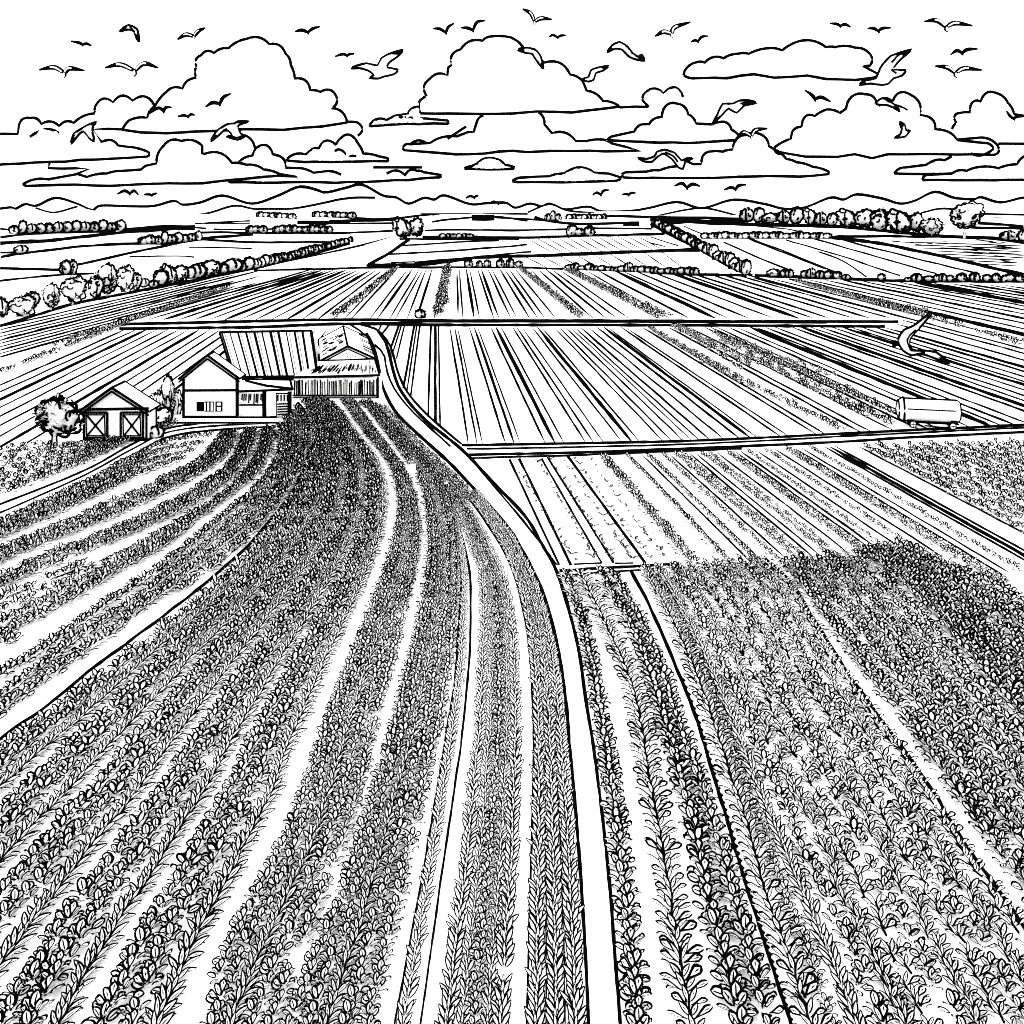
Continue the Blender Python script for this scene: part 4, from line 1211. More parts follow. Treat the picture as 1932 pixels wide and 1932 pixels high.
# --- farmhouse
Y0 = 101.4
fx = lambda X6: (X6 * .3906 - CX) * Y0 / F
fz = lambda y6: H - (603.8 + y6 * .3906 - VH) * Y0 / F
house = empty('farmhouse', (-29.9, Y0, 0), 'white gabled farmhouse with a dark striped roof behind and a side porch', 'house')
O = (-29.9, Y0, 0)
xl, xr, xa = fx(887), fx(1146), fx(1008)
zb, ze, za, zf = 0.0, fz(272), fz(172), fz(340)
Yb = 103.0
mb = MB()
front = [(xl, Y0, zb), (xr, Y0, zb), (xr, Y0, ze), (xa, Y0, za), (xl, Y0, ze)]
mb.poly(front)
mb.poly([(x, Yb, z) for x, _, z in front][::-1])
mb.poly([(xr, Y0, zb), (xr, Yb, zb), (xr, Yb, ze), (xr, Y0, ze)])
mb.poly([(xl, Yb, zb), (xl, Y0, zb), (xl, Y0, ze), (xl, Yb, ze)])
mb.tube([(xl, Y0 - .03, zb), (xl, Y0 - .03, ze)], E * 1.1); mb.tube([(xr, Y0 - .03, zb), (xr, Y0 - .03, ze)], E * 1.3)
mb.tube([(xl, Y0 - .03, zf), (xr, Y0 - .03, zf + .03)], E)
mb.tube([(xl, Y0 - .03, .25), (xr, Y0 - .03, .25)], E); mb.tube([(xl, Y0 - .05, .03), (xr, Y0 - .05, .03)], E * .8)
mb.box(xl + 1.0, xr - .3, Yb + .05, 112.9, 0, 2.0)
mb.build('wall', house, O)
def gable_roof(xl, xr, xa, ze, za, ya, yb, over, name, parent, O, thick=.14, left_ink=True):
    mb = MB()
    sl, sr = (za - ze) / (xa - xl), (za - ze) / (xr - xa)
    a, b = (xl - over, ze - sl * over), (xr + over, ze - sr * over)
    up = .1
    for (x0, z0), s in ((a, -1), (b, 1)):
        pts = [(x0, ya, z0 + up), (xa, ya, za + up), (xa, yb, za + up), (x0, yb, z0 + up)]
        if s > 0: pts = pts[::-1]
        mb.slab(pts, thick)
        mb.tube([(x0, ya - .02, z0 + up), (xa, ya - .02, za + up)], E)
        mb.tube([(x0, ya - .02, z0 + up - .32), (xa, ya - .02, za + up - .34)], E * .75)
        mb.tube([(x0, ya, z0 + up), (x0, yb, z0 + up)], E * .8)
        mb.tube([(x0, yb, z0 + up), (xa, yb, za + up)], E * .8)
    mb.tube([(xa, ya, za + up), (xa, yb, za + up)], E)
    return mb.build(name, parent, O)
gable_roof(xl, xr, xa, ze, za, Y0 - .45, Yb + .2, .35, 'roof', house, O)
# window with dark panes
wx0, wx1, wz0, wz1 = fx(950), fx(1080), fz(442), fz(392)
win = MB()
win.box(wx0, wx1, Y0 - .05, Y0 - .01, wz0, wz1)
frame = win.build('window', house, O)
pn = MB()
dx = (wx1 - wx0)
for a, b in ((0, .29), (.34, .40), (.47, .53), (.60, .645), (.70, .76), (.90, .97)):
    pn.box(wx0 + a * dx, wx0 + b * dx, Y0 - .09, Y0 - .052, wz0 + .03, wz1 - .03, 1)
for a, b, c, d in ((.30, .66, .0, .08), (.30, .66, .90, 1.0), (.70, .97, 0, .1), (.70, .97, .88, 1), (.74, .92, .45, .6)):
    pn.box(wx0 + a * dx, wx0 + b * dx, Y0 - .094, Y0 - .053, wz0 + c * (wz1 - wz0), wz0 + d * (wz1 - wz0), 1)
pn.build('pane', frame, O)
# striped hall roof
mb = MB()
ye, yr = 113.0, 117.0
eL, eR = P3(440, 712, ye), P3(600, 710, ye)
rL, rR = P3(414, 627, yr), P3(588, 624, yr)
bL, bR = (rL[0], 121.5, eL[2]), (rR[0] + .8, 121.5, eR[2])
mb.slab([eL, eR, rR, rL], .12)
mb.slab([rL, rR, bR, bL], .12)
mb.tube([eL, eR], E * 1.3); mb.tube([rL, rR], E * 1.2); mb.tube([eR, rR], E); mb.tube([eL, rL], E)
mb.tube([(eL[0], ye, eL[2] - .28), (eR[0], ye, eR[2] - .28)], E)
vv = lambda t, s: tuple(np.array(eL) * (1 - t) * (1 - s) + np.array(eR) * t * (1 - s) + np.array(rL) * (1 - t) * s + np.array(rR) * t * s)
rs = random.Random(3)
t = .015
while t < .99:
    wd_ = rs.uniform(.016, .036)
    up = np.array([0, -.5, .6]) * .1
    q = [np.array(vv(t, .01)) + up, np.array(vv(t + wd_, .01)) + up, np.array(vv(t + wd_ * rs.uniform(.8, 1.1), .985)) + up, np.array(vv(t, .985)) + up]
    mb.slab(q, .05, 1)
    if rs.random() < .75:
        o_ = rs.uniform(.010, .016)
        q = [np.array(vv(t + wd_ + o_, .01)) + up, np.array(vv(t + wd_ + o_ + .007, .01)) + up, np.array(vv(t + wd_ + o_ + .007, .985)) + up, np.array(vv(t + wd_ + o_, .985)) + up]
        mb.slab(q, .05, 1)
    t += rs.uniform(.078, .096)
mb.build('striped_roof', house, O)
mb = MB()
mb.box(eL[0] + .4, -22.6, ye + .1, 121.3, 0, eL[2] - .1)
mb.build('wall', house, O)
# porch
yp0, yp1 = 101.9, 105.2
mb = MB()
pr = [P3(*z6(1150, 345), yp0), P3(*z6(1412, 335), yp0), P3(*z6(1402, 292), yp1), P3(*z6(1150, 288), yp1)]
mb.slab(pr, .12)
mb.edges(pr, E)
mb.tube([P3(*z6(1185, 293), yp1 - .4), P3(*z6(1290, 317), yp0 + 1.2), P3(*z6(1415, 332), yp0 - .05)], E)
mb.build('porch_roof', house, O)
mb = MB()
a, b = P3(*z6(1152, 352), yp0 + .5), P3(*z6(1278, 408), yp0 + .5)
mb.box(a[0], b[0], yp0 + .5, yp0 + .6, b[2], a[2])
for i in range(11):
    x = a[0] + (b[0] - a[0]) * (i + rs.random() * .5) / 11
    mb.tube([(x, yp0 + .47, b[2] + rs.random() * .5), (x + .05, yp0 + .47, a[2] - .1)], E * .55)
c = P3(*z6(1278, 470), yp0 + .3)
mb.box(a[0], c[0], yp0 + .3, yp0 + .45, 0, b[2] - .02)
mb.edges([(a[0], yp0 + .28, .05), (c[0], yp0 + .28, .05), (c[0], yp0 + .28, b[2]), (a[0], yp0 + .28, b[2])], E * .7)
mb.build('porch_wall', house, O)
for xx in (1280, 1402):
    p, q = P3(*z6(xx, 345), yp0 + .15), P3(*z6(xx, 472), yp0 + .15)
    mb = MB(); mb.tube([(p[0], yp0 + .15, 0), (p[0], yp0 + .15, p[2])], E * 1.2, 1, 6); mb.tube([(p[0] - .2, yp0 + .15, 0), (p[0] - .2, yp0 + .15, p[2])], E * .6, 1, 6)
    mb.build('porch_post', house, O)
mb = MB()
p, q = P3(*z6(1335, 350), yp0 + .6), P3(*z6(1396, 466), yp0 + .6)
mb.box(p[0], q[0], yp0 + .6, yp0 + .8, 0, p[2] - .1, 0, E * .5)
for i in range(5):
    zq = .25 + i * .26
    mb.tube([(p[0] + .1, yp0 + .57, zq), (q[0] - .1, yp0 + .57, zq + .05)], E * .6)
for i in range(4):
    xq = p[0] + (q[0] - p[0]) * (i + .5) / 4
    mb.tube([(xq, yp0 + .57, 1.6), (xq, yp0 + .57, p[2] - .25)], E * .6)
mb.build('porch_door', house, O)
# doorstep slab beside the house
mb = MB()
a, b = gnd(*z6(810, 492)), gnd(*z6(1442, 482))
mb.box(a[0], b[0], 99.4, 101.2, 0, .14, 0, E * .6)
tag(mb.build('terrace_slab', None, (0.5 * (a[0] + b[0]), 100, 0)), 'pale terrace slab along the foot of the farmhouse', 'terrace', None, 'structure')

# --- barn with plank walls
yb0 = 115.4
barn = empty('plank_barn', (-18.5, yb0, 0), 'plank barn with a gabled roof and a lean-to, touching the striped roof', 'barn')
O = (-18.5, yb0, 0)
sk = np.array([-3.4, 17.6, 0])
apx = np.array(P3(656, 653, yb0)); el_ = np.array(P3(602, 682, yb0)); er_ = np.array(P3(709, 677, yb0))
mb = MB()
for a_, s in ((el_, -1), (er_, 1)):
    pts = [tuple(a_), tuple(apx), tuple(apx + sk), tuple(a_ + sk)]
    mb.slab(pts if s < 0 else pts[::-1], .14)
    mb.tube([a_, apx], E); mb.tube([apx + sk, a_ + sk], E); mb.tube([a_, a_ + sk], E * 1.1)
    mb.tube([a_ + (0, -.05, -.3), apx + (0, -.05, -.3)], E * .6)
mb.tube([apx, apx + sk], E)
rs = random.Random(9)
for i in range(34):
    t_, s_ = rs.uniform(.12, .9), rs.uniform(.1, .85)
    p = el_ * (1 - s_) + apx * s_ + sk * t_ + np.array([-.08, 0, .1])
    mb.tube([p, p + (apx - el_) * .16], E * .5)
for i in range(10):
    t_ = rs.uniform(.1, .9)
    mb.tube([er_ + sk * t_ + np.array([.05, 0, .08]), er_ * .6 + apx * .4 + sk * (t_ + .02) + np.array([.05, 0, .08])], E * .4)
mb.build('roof', barn, O)
mb = MB()
lo_l, lo_r = np.array([el_[0] + .3, yb0, 0]), np.array([er_[0] - .3, yb0, 0])
gl, gr = np.array([el_[0] + .3, yb0, el_[2] + .05]), np.array([er_[0] - .3, yb0, er_[2] + .05])
mb.poly([lo_l, lo_r, gr, apx - (0, 0, .2), gl])
mb.poly([p + sk for p in (lo_l, lo_r, gr, apx - (0, 0, .2), gl)][::-1])
mb.poly([lo_r, lo_r + sk, gr + sk, gr]); mb.poly([lo_l + sk, lo_l, gl, gl + sk])
mb.tube([el_ + (0, -.04, 0), er_ + (0, -.04, 0)], E)
for i in range(10):
    u_ = rs.uniform(.3, .75)
    p = gl * (1 - u_) + gr * u_ + np.array([0, -.05, rs.uniform(.2, .7)])
    mb.ball(tuple(p), .06, 1, 6, 4)
mb.build('wall', barn, O)
# lean-to roof and plank wall
yl = 111.8
tl, tr = np.array(P3(602, 681, yb0 - .1)), np.array(P3(707, 678, yb0 - .1))
bl_, br_ = np.array(P3(551, 712, yl)), np.array(P3(716, 708, yl))
mb = MB()
mb.slab([bl_, br_, tr, tl], .12)
mb.tube([bl_, br_], E * 1.1); mb.tube([tl, tr], E * .9); mb.tube([br_, tr], E)
for i in range(42):
    u_ = .12 + .86 * (i + rs.random() * .6) / 42
    s0 = rs.uniform(.12, .4); s1 = s0 + rs.uniform(.15, .5)
    lerp = lambda s: (bl_ * (1 - u_) + br_ * u_) * (1 - s) + (tl * (1 - u_) + tr * u_) * s + np.array([0, -.05, .08])
    if lerp(s0)[0] > tl[0] - 1.0:
        mb.tube([lerp(s0), lerp(min(s1, .9))], E * .42)
mb.build('lean_to_roof', barn, O)
mb = MB()
mb.box(bl_[0] + .15, br_[0] - .2, yl + .25, yl + .45, 0, bl_[2] - .15)
x = bl_[0] + .2
while x < br_[0] - .25:
    z_0 = rs.uniform(.2, .5) if rs.random() < .5 else .3
    mb.tube([(x, yl + .22, z_0), (x + rs.uniform(-.05, .05), yl + .22, bl_[2] - rs.uniform(.2, .6))], E * rs.uniform(.4, .8))
    x += rs.uniform(.16, .34)
mb.tube([(bl_[0], yl + .2, .3), (br_[0] - .1, yl + .2, .3)], E * .8); mb.tube([(bl_[0], yl + .15, .03), (br_[0] - .1, yl + .15, .03)], E * .8)
mb.tube([(br_[0] - .2, yl + .2, 0), (br_[0] - .2, yl + .2, bl_[2])], E)
mb.box(br_[0] - .4, br_[0] - .2, yl + .45, yb0, 0, bl_[2] - .15)
mb.build('plank_wall', barn, O)

# --- small shed with two cross-braced doors
Ys = 92.4
sx = lambda X6: (X6 * .3906 - CX) * Ys / F
szz = lambda y6: H - (603.8 + y6 * .3906 - VH) * Ys / F
x0, x1, xa = sx(405), sx(708), sx(548)
ze, za = szz(432), szz(328)
O = (xa, Ys, 0)
shed = empty('small_shed', O, 'small white gabled shed with two cross-braced double doors', 'shed')
yb_ = Ys + 2.4
mb = MB()
fr = [(x0, Ys, 0), (x1, Ys, 0), (x1, Ys, ze), (xa, Ys, za), (x0, Ys, ze)]
mb.poly(fr); mb.poly([(x, yb_, z) for x, _, z in fr][::-1])
mb.poly([(x1, Ys, 0), (x1, yb_, 0), (x1, yb_, ze), (x1, Ys, ze)]); mb.poly([(x0, yb_, 0), (x0, Ys, 0), (x0, Ys, ze), (x0, yb_, ze)])
mb.tube([(x0, Ys - .02, 0), (x0, Ys - .02, ze)], E * .8); mb.tube([(x1, Ys - .02, 0), (x1, Ys - .02, ze)], E * .8)
mb.tube([(x1, yb_, 0), (x1, yb_, ze)], E); mb.tube([(x1, Ys, .03), (x1, yb_, .03)], E)
mb.tube([(x0, Ys - .05, .03), (x1, Ys - .05, .03)], E); mb.tube([(x0, Ys - .05, .22), (x1, Ys - .05, .24)], E * .7)
mb.tube([(x0 - .4, Ys - .05, ze), (x1 + .2, Ys - .05, ze + .1)], E)
mb.build('wall', shed, O)
gable_roof(x0, x1, xa, ze, za, Ys - .4, yb_ + .3, .35, 'roof', shed, O)
for a6, b6 in ((407, 520), (585, 692)):
    dx0, dx1, dz0, dz1 = sx(a6), sx(b6), .3, szz(446)
    d = MB()
    d.box(dx0, dx1, Ys - .06, Ys - .01, dz0, dz1)
    y = Ys - .1
    d.edges([(dx0, y, dz0), (dx1, y, dz0), (dx1, y, dz1), (dx0, y, dz1)], E * .85)
    d.edges([(dx0 + .25, y, dz0 + .2), (dx1 - .2, y, dz0 + .2), (dx1 - .25, y, dz1 - .2), (dx0 + .2, y, dz1 - .2)], E * .45)
    d.tube([(dx0 + .25, y, dz0 + .15), (dx1 - .2, y, dz1 - .15)], E * .7); d.tube([(dx0 + .2, y, dz1 - .15), (dx1 - .25, y, dz0 + .15)], E * .7)
    d.ball(((dx0 + dx1) / 2, y, (dz0 + dz1) / 2), .16, 1, 8, 5)
    d.build('door', shed, O)

# --- tank trailer
Yt = 97.6
tx = lambda X8: (1320.8 + X8 * .3165 - CX) * Yt / F
tz = lambda y8: H - (566 + y8 * .3165 - VH) * Yt / F
zc, rr = 0.5 * (tz(592) + tz(730)), 0.5 * (tz(592) - tz(730))
ax0, ax1 = tx(1235), tx(1540)
O = ((ax0 + ax1) / 2, Yt, 0)
tank = empty('tank_trailer', O, 'white cylindrical tank trailer with a domed end parked on the field by the road', 'tank trailer')
yaw = math.radians(-14)
def tk(x, r_, a):     # ring point: along the axis, radius, angle
    px, py = x * math.cos(yaw), x * math.sin(yaw)
    return ((ax0 + ax1) / 2 + px - r_ * math.cos(a) * math.sin(yaw), Yt + py + r_ * math.cos(a) * math.cos(yaw) + .4, zc + r_ * math.sin(a))
hl = 0.5 * (ax1 - ax0) / math.cos(yaw)
prof = [(-hl - .62, .05), (-hl - .58, .45), (-hl - .42, .80), (-hl - .2, .95), (-hl, 1.0), (hl - .35, 1.0), (hl - .12, .9), (hl + .02, .68), (hl + .06, .05)]
mb = MB()
ns = 28
rings = [[tk(x, r_ * rr, 2 * math.pi * k / ns) for k in range(ns)] for x, r_ in prof]
for A, B in zip(rings[:-1], rings[1:]):
    for k in range(ns):
        mb.poly([A[k], A[(k + 1) % ns], B[(k + 1) % ns], B[k]])
mb.poly(rings[0]); mb.poly(rings[-1][::-1])
te = .115
for x, r_, w_ in ((-hl, 1.0, te), (-hl - .45, .78, te * .8), (hl + .0, .72, te)):
    mb.tube([tk(x, r_ * rr + .01, 2 * math.pi * k / ns) for k in range(ns)], w_, 1, 6, closed=True)
mb.tube([tk(-hl, rr + .02, 1.85), tk(hl - .3, rr + .02, 1.85)], te)           # top edge
mb.tube([tk(-hl, rr + .02, 4.28), tk(hl - .3, rr + .02, 4.28)], te)           # belly line
mb.tube([tk(-hl + .3, rr + .02, 2.95), tk(hl - .5, rr + .02, 2.95)], te * .6)   # seam
mb.tube([tk(-hl + .3, rr + .02, 4.05), tk(-hl + .9, rr + .02, 4.05)], te * .5)
mb.tube([tk(hl - .9, rr + .02, 3.95), tk(hl - .3, rr + .02, 3.95)], te * .7)
mb.tube([tk(x, r_ * rr, 1.75) for x, r_ in prof[:5]], te, 1, 6); mb.tube([tk(x, r_ * rr, 4.3) for x, r_ in prof[:5]], te, 1, 6); mb.tube([tk(x, r_ * rr, 1.8) for x, r_ in prof[5:]], te, 1, 6)
mb.tube([tk(x, r_ * rr, 4.2) for x, r_ in prof[5:]], te, 1, 6)
mb.build('tank', tank, O)
mb = MB()
zt = zc - rr
fr = [tk(-hl + .3, rr * .75, math.pi * .93), tk(hl - .2, rr * .75, math.pi * .93), tk(hl - .2, rr * .75, .07 * math.pi), tk(-hl + .3, rr * .75, .07 * math.pi)]
fr = [(p[0], p[1], zt + .0) for p in fr]
for i in range(4):
    p, q = fr[i], fr[(i + 1) % 4]
    mb.tube([p, q], .07, 1, 6)
mb.tube([(fr[0][0] + 1.6, fr[0][1] - .1, .22), (fr[1][0] - 1.2, fr[1][1] - .2, .25)], .07, 1)
mb.tube([(fr[0][0] + 3.2, fr[0][1], zt), (fr[0][0] + 3.9, fr[0][1], .35)], .1, 1)
mb.tube([(fr[0][0] + .2, fr[0][1], zt), (fr[0][0] + .7, fr[0][1], .3)], .06, 1)
mb.build('chassis', tank, O)
for s in (-1, 1):
    for xw in (-hl + .75, hl - .75):
        p = tk(xw, rr * .75, math.pi if s < 0 else 0)
        cxw, cyw = p[0], p[1]
        w = MB()
        for rad_, mt, hw in ((.36, 1, .12), (.24, 0, .15)):
            ring = [(cxw + rad_ * math.cos(a), 0, .37 + rad_ * math.sin(a)) for a in np.arange(16) * math.pi / 8]
            A = [(x, cyw - hw, z) for x, _, z in ring]; B = [(x, cyw + hw, z) for x, _, z in ring]
            w.poly(A, mt); w.poly(B[::-1], mt)
            for k in range(16):
                w.poly([A[k], B[k], B[(k + 1) % 16], A[(k + 1) % 16]], mt)
        for a in (0, 1.57):
            w.tube([(cxw - .22 * math.cos(a), cyw - .16, .37 - .22 * math.sin(a)), (cxw + .22 * math.cos(a), cyw - .16, .37 + .22 * math.sin(a))], .035, 1, 5)
        w.build('wheel', tank, O)

# ------------------------------------------------------------------ gulls
def small_gull(fn, pts, label, white=True, drop=None, size=1.25):
    """a gull with spread wings: pts are wing tip, wing bend, body, wing bend, wing tip on the sheet"""
    P = np.array([fn(*p) for p in pts])
    span = np.linalg.norm(P[-1] - P[0])
    Y = size * F / max(span, 8)
    k = Y / F
    px = span / 50.0
    c = P[2]
    mb = MB()
    W = lambda q, d=0.0: np.array(at(q[0], q[1], Y)) + np.array([0, d, 0])
    def wing(Q):
        c_ = catmull(Q, 5)
        n = len(c_)
        t = np.linspace(0, 1, n)
        wd_ = (3.4 + 4.6 * np.sin(np.pi * np.clip(t * .85 + .15, 0, 1)) * max(.6, min(1.3, px))) * k * .5
        if white and span > 56:
            wd_ = wd_ * 1.12
        d = t * span * .16 * k
        pts3 = [W(q, dd) for q, dd in zip(c_, -d)]
        mb.tube(pts3, wd_, 1, 6)
        if white and span > 56:
            i0, i1 = int(n * .18), int(n * .62)
            mb.tube([p + np.array([0, -wd_[i] * 1.1 - .002, 0]) for i, p in enumerate(pts3) if i0 <= i <= i1], [wd_[i] * (.2 if span < 70 else .28) for i in range(i0, i1 + 1)], 2, 6)
    wing([c, P[1], P[0]] if len(P) == 5 else [c, P[0]])
    wing([c, P[3], P[4]] if len(P) == 5 else [c, P[3]])
    # body: a spindle hanging from the wing roots with head and tail
    dv = drop if drop else max(4.0, span * .11)
    b0, b1 = c + np.array([-.5, -1.0]), c + np.array([.8, dv])
    q = [b0 * (1 - t) + b1 * t for t in np.linspace(0, 1, 7)]
    r_ = np.array([.5, 1.5, 2.0, 2.1, 1.7, 1.1, .6]) * max(1.0, px) * k * 1.25
    mb.tube([W(p, -.10 * i * k * span * .1) for i, p in enumerate(q)], r_, 1, 8)
    if white and span > 56:
        mb.tube([W(p, -.10 * i * k * span * .1 - r_[i] * .8) for i, p in enumerate(q)][1:6], r_[1:6] * .55, 2, 8)
    o = mb.build('gull', None, tuple(W(c)))
    return tag(o, label, 'gull', 'gulls in the sky')

def big_gull(fn, poly, label, lines=(), blacks=(), size=1.3, swell=.10, group='gulls in the sky', smooth=True):
    """a larger gull read off the sheet: swelling white body and wings with dark feather margins; the wings sweep towards the viewer at their tips"""
    P0_ = np.array([fn(*p) for p in poly])
    n0 = len(P0_)
    if smooth:
        Pc = np.vstack([P0_[-1:], P0_, P0_[:2]])
        out = []
        for i in range(1, n0 + 1):
            p0, p1, p2, p3 = Pc[i - 1], Pc[i], Pc[i + 1], Pc[i + 2]
            for t in (0, .25, .5, .75):
                out.append(0.5 * ((2 * p1) + (-p0 + p2) * t * .8 + (2 * p0 - 5 * p1 + 4 * p2 - p3) * t * t * .8 + (-p0 + 3 * p1 - 3 * p2 + p3) * t ** 3 * .8) if False else p1 * (1 - t) + p2 * t + 0.08 * 4 * t * (1 - t) * ((p1 - p0) - (p3 - p2)) * .5)
        P = np.array(out)
    else:
        P = P0_
    c = P.mean(0)
    ext = np.linalg.norm(P.max(0) - P.min(0))
    Y = size * F / ext
    k = Y / F
    A, B = P, np.roll(P, -1, 0)
    def dep(q): return -.22 * np.linalg.norm(q - c) * k
    def W(q, d=0.0):
        p = np.array(at(q[0], q[1], Y)); p[1] += dep(np.asarray(q)) + d
        return p
    mb = MB()
    th = .018 * ext * k
    fr = [W(q, -th) for q in P]; bk = [W(q, th) for q in P]
    # triangulated white skin, front and back, swelling away from the margins
    import mathutils.geometry as mg
    inner = []
    rs = random.Random(len(poly))
    for _ in range(80):
        q = P.min(0) + np.array([rs.random(), rs.random()]) * (P.max(0) - P.min(0))
        if inside(q, P) and seg_dist(q, A, B) > .02 * ext:
            inner.append(q)
    pts = [Vector(q) for q in P] + [Vector(q) for q in inner]
    ed = [(i, (i + 1) % len(P)) for i in range(len(P))]
    vo, eo, fo, *_ = mg.delaunay_2d_cdt(pts, ed, [], 1, 1e-5)
    for s in (-1, 1):
        base = len(mb.v)
        for q in vo:
            q = np.array(q)
            dd = seg_dist(q, A, B)
            mb.v.append(tuple(W(q, s * (th + min(dd, .08 * ext) * k * 1.0))))
        for f in fo:
            mb.f.append(tuple(base + i for i in (f if s < 0 else f[::-1]))); mb.m.append(2)
    for i in range(len(P)):
        j = (i + 1) % len(P)
        mb.poly([fr[i], fr[j], bk[j], bk[i]], 2)
    r_ = 2.6 * k
    mb.tube([W(q, -th) for q in P], r_, 1, 6, closed=True)
    for ln in lines:
        Q = catmull([fn(*p) for p in ln], 5)
        mb.tube([W(q, -th - min(seg_dist(q, A, B), .08 * ext) * k - r_ * .4) for q in Q], r_ * .8, 1, 6)
    for bkp in blacks:
        Q = np.array([fn(*p) for p in bkp])
        f2 = [W(q, -th * 2.2 - .3 * r_ - min(seg_dist(q, A, B), .08 * ext) * k) for q in Q]; b2 = [W(q, -th) for q in Q]
        mb.poly(f2, 1)
        for i in range(len(Q)):
            j = (i + 1) % len(Q)
            mb.poly([f2[i], f2[j], b2[j], b2[i]], 1)
    o = mb.build('gull', None, tuple(W(c)))
    return tag(o, label, 'gull', group)

SG = [
 (z1, [(272, 157), (300, 162), (312, 168), (330, 166), (350, 174)], 'small dark gull alone near the western top corner', False),
 (z1, [(675, 152), (705, 132), (733, 138), (750, 120), (780, 108)], 'dark gull banking just above the western shoulder of the tallest cumulus', True),
 (z1, [(1115, 122), (1140, 115), (1163, 122), (1180, 110), (1210, 103)], 'dark gull gliding between the tallest and the centre cumulus tops', True),
 (z1, [(1635, 110), (1660, 110), (1683, 124), (1692, 103), (1715, 90)], 'dark gull with a steep raised wing above the centre cumulus', False),
 (z1, [(1740, 107), (1765, 107), (1785, 114), (1800, 85), (1832, 80)], 'gull beside the steep-winged gull above the centre cumulus', True),
 (z1, [(160, 267), (210, 256), (245, 276), (270, 260), (330, 270)], 'gull with level wings and square tail near the western edge', True),
 (z1, [(408, 260), (460, 246), (510, 268), (550, 242), (608, 260)], 'widest-winged gull above the bumpy western bank', True),
 (z1, [(1265, 215), (1295, 205), (1310, 210), (1320, 205), (1338, 205)], 'short dark gull next to the big white gull near the tallest cumulus', False),
 (z1, [(568, 430), (600, 408), (618, 420), (628, 406), (652, 406)], 'small gull crossing the lower western slope of the tallest cumulus', True),
 (z1, [(780, 405), (805, 388), (830, 392), (845, 368), (876, 355)], 'gull with upswept wings in front of the tallest cumulus', True),
 (z1, [(673, 440), (695, 436), (710, 440), (722, 432), (738, 435)], 'smallest gull in front of the tallest cumulus', False),
 (z1, [(447, 733), (472, 720), (490, 730), (508, 720), (527, 735)], 'tiny gull over the western hills, the larger of two', False),
 (z1, [(545, 735), (560, 733), (573, 736), (583, 732), (596, 729)], 'tiny gull over the western hills, the smaller of two', False),
 (z1, [(1757, 748), (1775, 740), (1790, 745), (1797, 740), (1806, 738)], 'tiny gull low over the middle hills', False),
 (z1, [(1845, 770), (1862, 761), (1880, 767), (1892, 766), (1905, 768)], 'tiny gull touching the crest of the middle hills', False),
 (z2, [(40, 37), (70, 52), (85, 82), (110, 71), (150, 77)], 'highest gull of all with one wing raised steeply', True),
 (z2, [(140, 140), (155, 133), (172, 141), (185, 135), (203, 135)], 'small dark gull under the highest gull', False),
 (z2, [(537, 140), (570, 122), (602, 128), (612, 105), (670, 87)], 'gull with a long raised wing above the lens-shaped cloud tip', True),
 (z2, [(673, 160), (690, 153), (702, 156), (715, 140), (738, 138)], 'small dark gull just above the lens-shaped cloud', False),
 (z2, [(1197, 90), (1225, 92), (1238, 98), (1255, 93), (1274, 105)], 'small flat-winged dark gull over the lens-shaped cloud', False),
 (z2, [(1337, 110), (1362, 108), (1383, 118), (1395, 108), (1425, 107)], 'dark gull with a notched tail over the lens-shaped cloud', False),
 (z2, [(1545, 86), (1595, 80), (1637, 103), (1665, 90), (1725, 102)], 'wide-winged gull near the eastern top corner', True),
 (z2, [(1648, 208), (1675, 192), (1698, 200), (1715, 188), (1750, 187)], 'gull with rising wings, middle one of the eastern three', True),
 (z2, [(1586, 253), (1635, 256), (1672, 276), (1700, 260), (1760, 268)], 'lowest and flattest of the three gulls near the eastern edge', True),
 (z2, [(1100, 342), (1130, 360), (1142, 374), (1165, 368), (1198, 386)], 'gull diving above the big eastern cumulus', True),
 (z2, [(845, 518), (872, 500), (903, 515), (915, 492), (960, 486)], 'gull settling over the narrow dome of the long low cloud', True),
 (z2, [(1860, 420), (1878, 440), (1893, 448), (1905, 440), (1934, 440)], 'small gull at the flank of the cumulus cut by the eastern edge', True),
 (z2, [(610, 702), (640, 692), (660, 708), (680, 695), (707, 703)], 'dark gull over the eastern hills with an even M shape', False),
 (z2, [(797, 717), (825, 707), (843, 714), (855, 700), (882, 697)], 'dark gull over the eastern hills with a lifted wing', False),
 (z2, [(303, 735), (320, 727), (335, 735), (345, 720), (365, 717)], 'small gull over the centre hills, the higher-winged of two', False),
 (z2, [(413, 735), (430, 732), (440, 735), (450, 728), (466, 728)], 'small flat gull over the centre hills beside its higher-winged mate', False),
]
for fn, pts, lb, wh in SG:
    small_gull(fn, pts, lb, wh)
big_gull(z1, [(455, 122), (470, 105), (488, 96), (505, 102), (522, 114), (530, 160), (518, 145), (508, 120), (490, 112), (470, 116)], 'gull with one drooping wing high over the western clouds', lines=[[(495, 102), (505, 118)]], blacks=[[(455, 122), (470, 106), (482, 104), (470, 116)], [(530, 160), (516, 142), (518, 128), (527, 140)]])
big_gull(z1, [(1328, 262), (1350, 250), (1385, 241), (1425, 248), (1440, 222), (1475, 204), (1525, 192), (1505, 215), (1472, 236), (1462, 256), (1505, 265), (1488, 282), (1450, 290), (1428, 298), (1395, 296), (1412, 285), (1392, 268), (1360, 260)],
         'big white gull with a black wing tip flying between the two main cumulus clouds', lines=[[(1365, 262), (1395, 270), (1412, 284)]], blacks=[[(1525, 192), (1475, 204), (1485, 210), (1505, 210)], [(1328, 262), (1350, 250), (1355, 258)]])
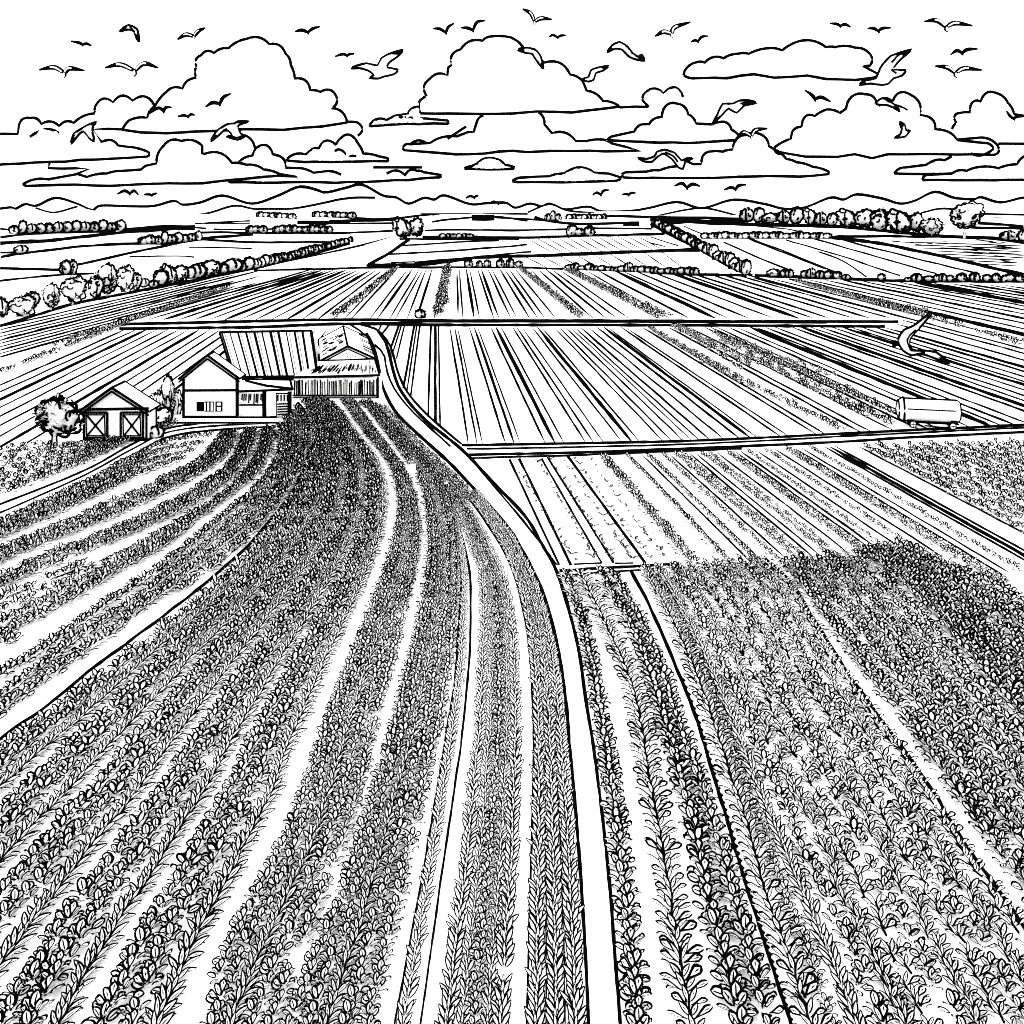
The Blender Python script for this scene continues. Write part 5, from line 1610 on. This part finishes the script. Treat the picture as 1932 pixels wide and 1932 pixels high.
big_gull(z1, [(275, 546), (284, 505), (320, 480), (345, 468), (370, 461), (355, 478), (352, 500), (362, 534), (340, 522), (318, 496), (298, 512)], 'gull with hanging wings in front of the low western bank', blacks=[[(275, 546), (282, 515), (292, 508)], [(370, 461), (345, 466), (352, 476)]])
big_gull(z1, [(800, 537), (822, 496), (858, 470), (886, 467), (902, 458), (945, 460), (915, 468), (900, 478), (912, 505), (930, 514), (900, 528), (856, 515), (880, 512), (856, 488), (835, 506)], 'large gull with a bowed wing above the square-shouldered cloud', lines=[[(870, 515), (900, 520), (925, 512)]],
         blacks=[[(945, 460), (902, 457), (900, 466), (915, 468)], [(800, 537), (815, 508), (826, 510)]])
big_gull(z2, [(20, 190), (45, 182), (85, 187), (108, 215), (120, 264), (98, 238), (76, 204), (48, 200)], 'gull with one long drooping wing across the shoulder of the centre cumulus', blacks=[[(120, 264), (104, 244), (112, 235)], [(20, 190), (45, 183), (48, 199)]])
big_gull(z2, [(262, 300), (288, 292), (298, 266), (325, 256), (365, 250), (342, 268), (316, 276), (308, 300), (288, 309)], 'gull with a bent raised wing at the eastern slope of the centre cumulus', blacks=[[(365, 250), (330, 256), (345, 266)]])
big_gull(z2, [(355, 202), (378, 172), (405, 161), (436, 178), (455, 203), (476, 216), (486, 207), (500, 232), (466, 226), (440, 214), (414, 188), (385, 186)], 'gull with humped wings between the centre cumulus and the lens-shaped cloud', blacks=[[(355, 202), (372, 180), (380, 186)], [(500, 232), (484, 208), (478, 218), (470, 226)]])
big_gull(z2, [(1300, 324), (1322, 306), (1368, 297), (1386, 258), (1422, 214), (1496, 191), (1466, 220), (1430, 264), (1480, 266), (1464, 288), (1436, 296), (1416, 316), (1390, 322), (1345, 318)],
         'big white gull lifting its wing across the end of the lens-shaped cloud', lines=[[(1420, 240), (1450, 210), (1490, 195)], [(1425, 265), (1440, 280)]], blacks=[[(1496, 191), (1455, 205), (1468, 216)], [(1300, 324), (1322, 308), (1325, 318)]])
big_gull(z2, [(750, 472), (772, 432), (792, 394), (832, 392), (852, 382), (880, 378), (920, 390), (872, 400), (846, 426), (816, 410), (796, 428)], 'gull with a raised dark-tipped wing beside the peaked cloud', blacks=[[(920, 390), (878, 380), (855, 392), (872, 400)], [(750, 472), (768, 440), (778, 448)]])
big_gull(z2, [(1457, 460), (1478, 470), (1486, 494), (1500, 490), (1480, 516), (1438, 520), (1462, 508), (1470, 486)], 'small crescent-winged gull against the big eastern cumulus', blacks=[[(1457, 460), (1476, 470), (1472, 480)], [(1438, 520), (1460, 510), (1462, 518)]])
big_gull(z2, [(470, 596), (505, 600), (535, 590), (545, 574), (575, 565), (612, 578), (636, 606), (655, 598), (680, 598), (650, 612), (642, 638), (624, 630), (604, 602), (572, 580), (550, 590), (525, 612), (495, 610)], 'gull with a long bowed wing among the low clouds east of centre', lines=[[(575, 575), (605, 590), (622, 612)]],
         blacks=[[(470, 596), (500, 600), (498, 609)]])
big_gull(z2, [(1365, 392), (1392, 372), (1420, 383), (1440, 396), (1462, 424), (1436, 406), (1412, 396), (1390, 396)], 'pale gull resting in the notch on top of the big eastern cumulus')
big_gull(z8, [(1357, 79), (1320, 98), (1262, 148), (1205, 172), (1172, 215), (1168, 250), (1200, 298), (1250, 326), (1300, 318), (1340, 326), (1400, 348), (1468, 371), (1425, 330), (1392, 306), (1330, 298), (1262, 298), (1240, 262), (1246, 222), (1298, 162)],
         'large white gull gliding low over the eastern furrows by the far road', lines=[[(1268, 172), (1225, 210), (1215, 240), (1240, 290), (1262, 298)]], blacks=[[(1468, 371), (1424, 332), (1405, 336), (1420, 354)], [(1150, 232), (1122, 238), (1128, 272), (1146, 262), (1168, 240)], [(1310, 300), (1330, 298), (1325, 314), (1305, 314)]],
         group=None)
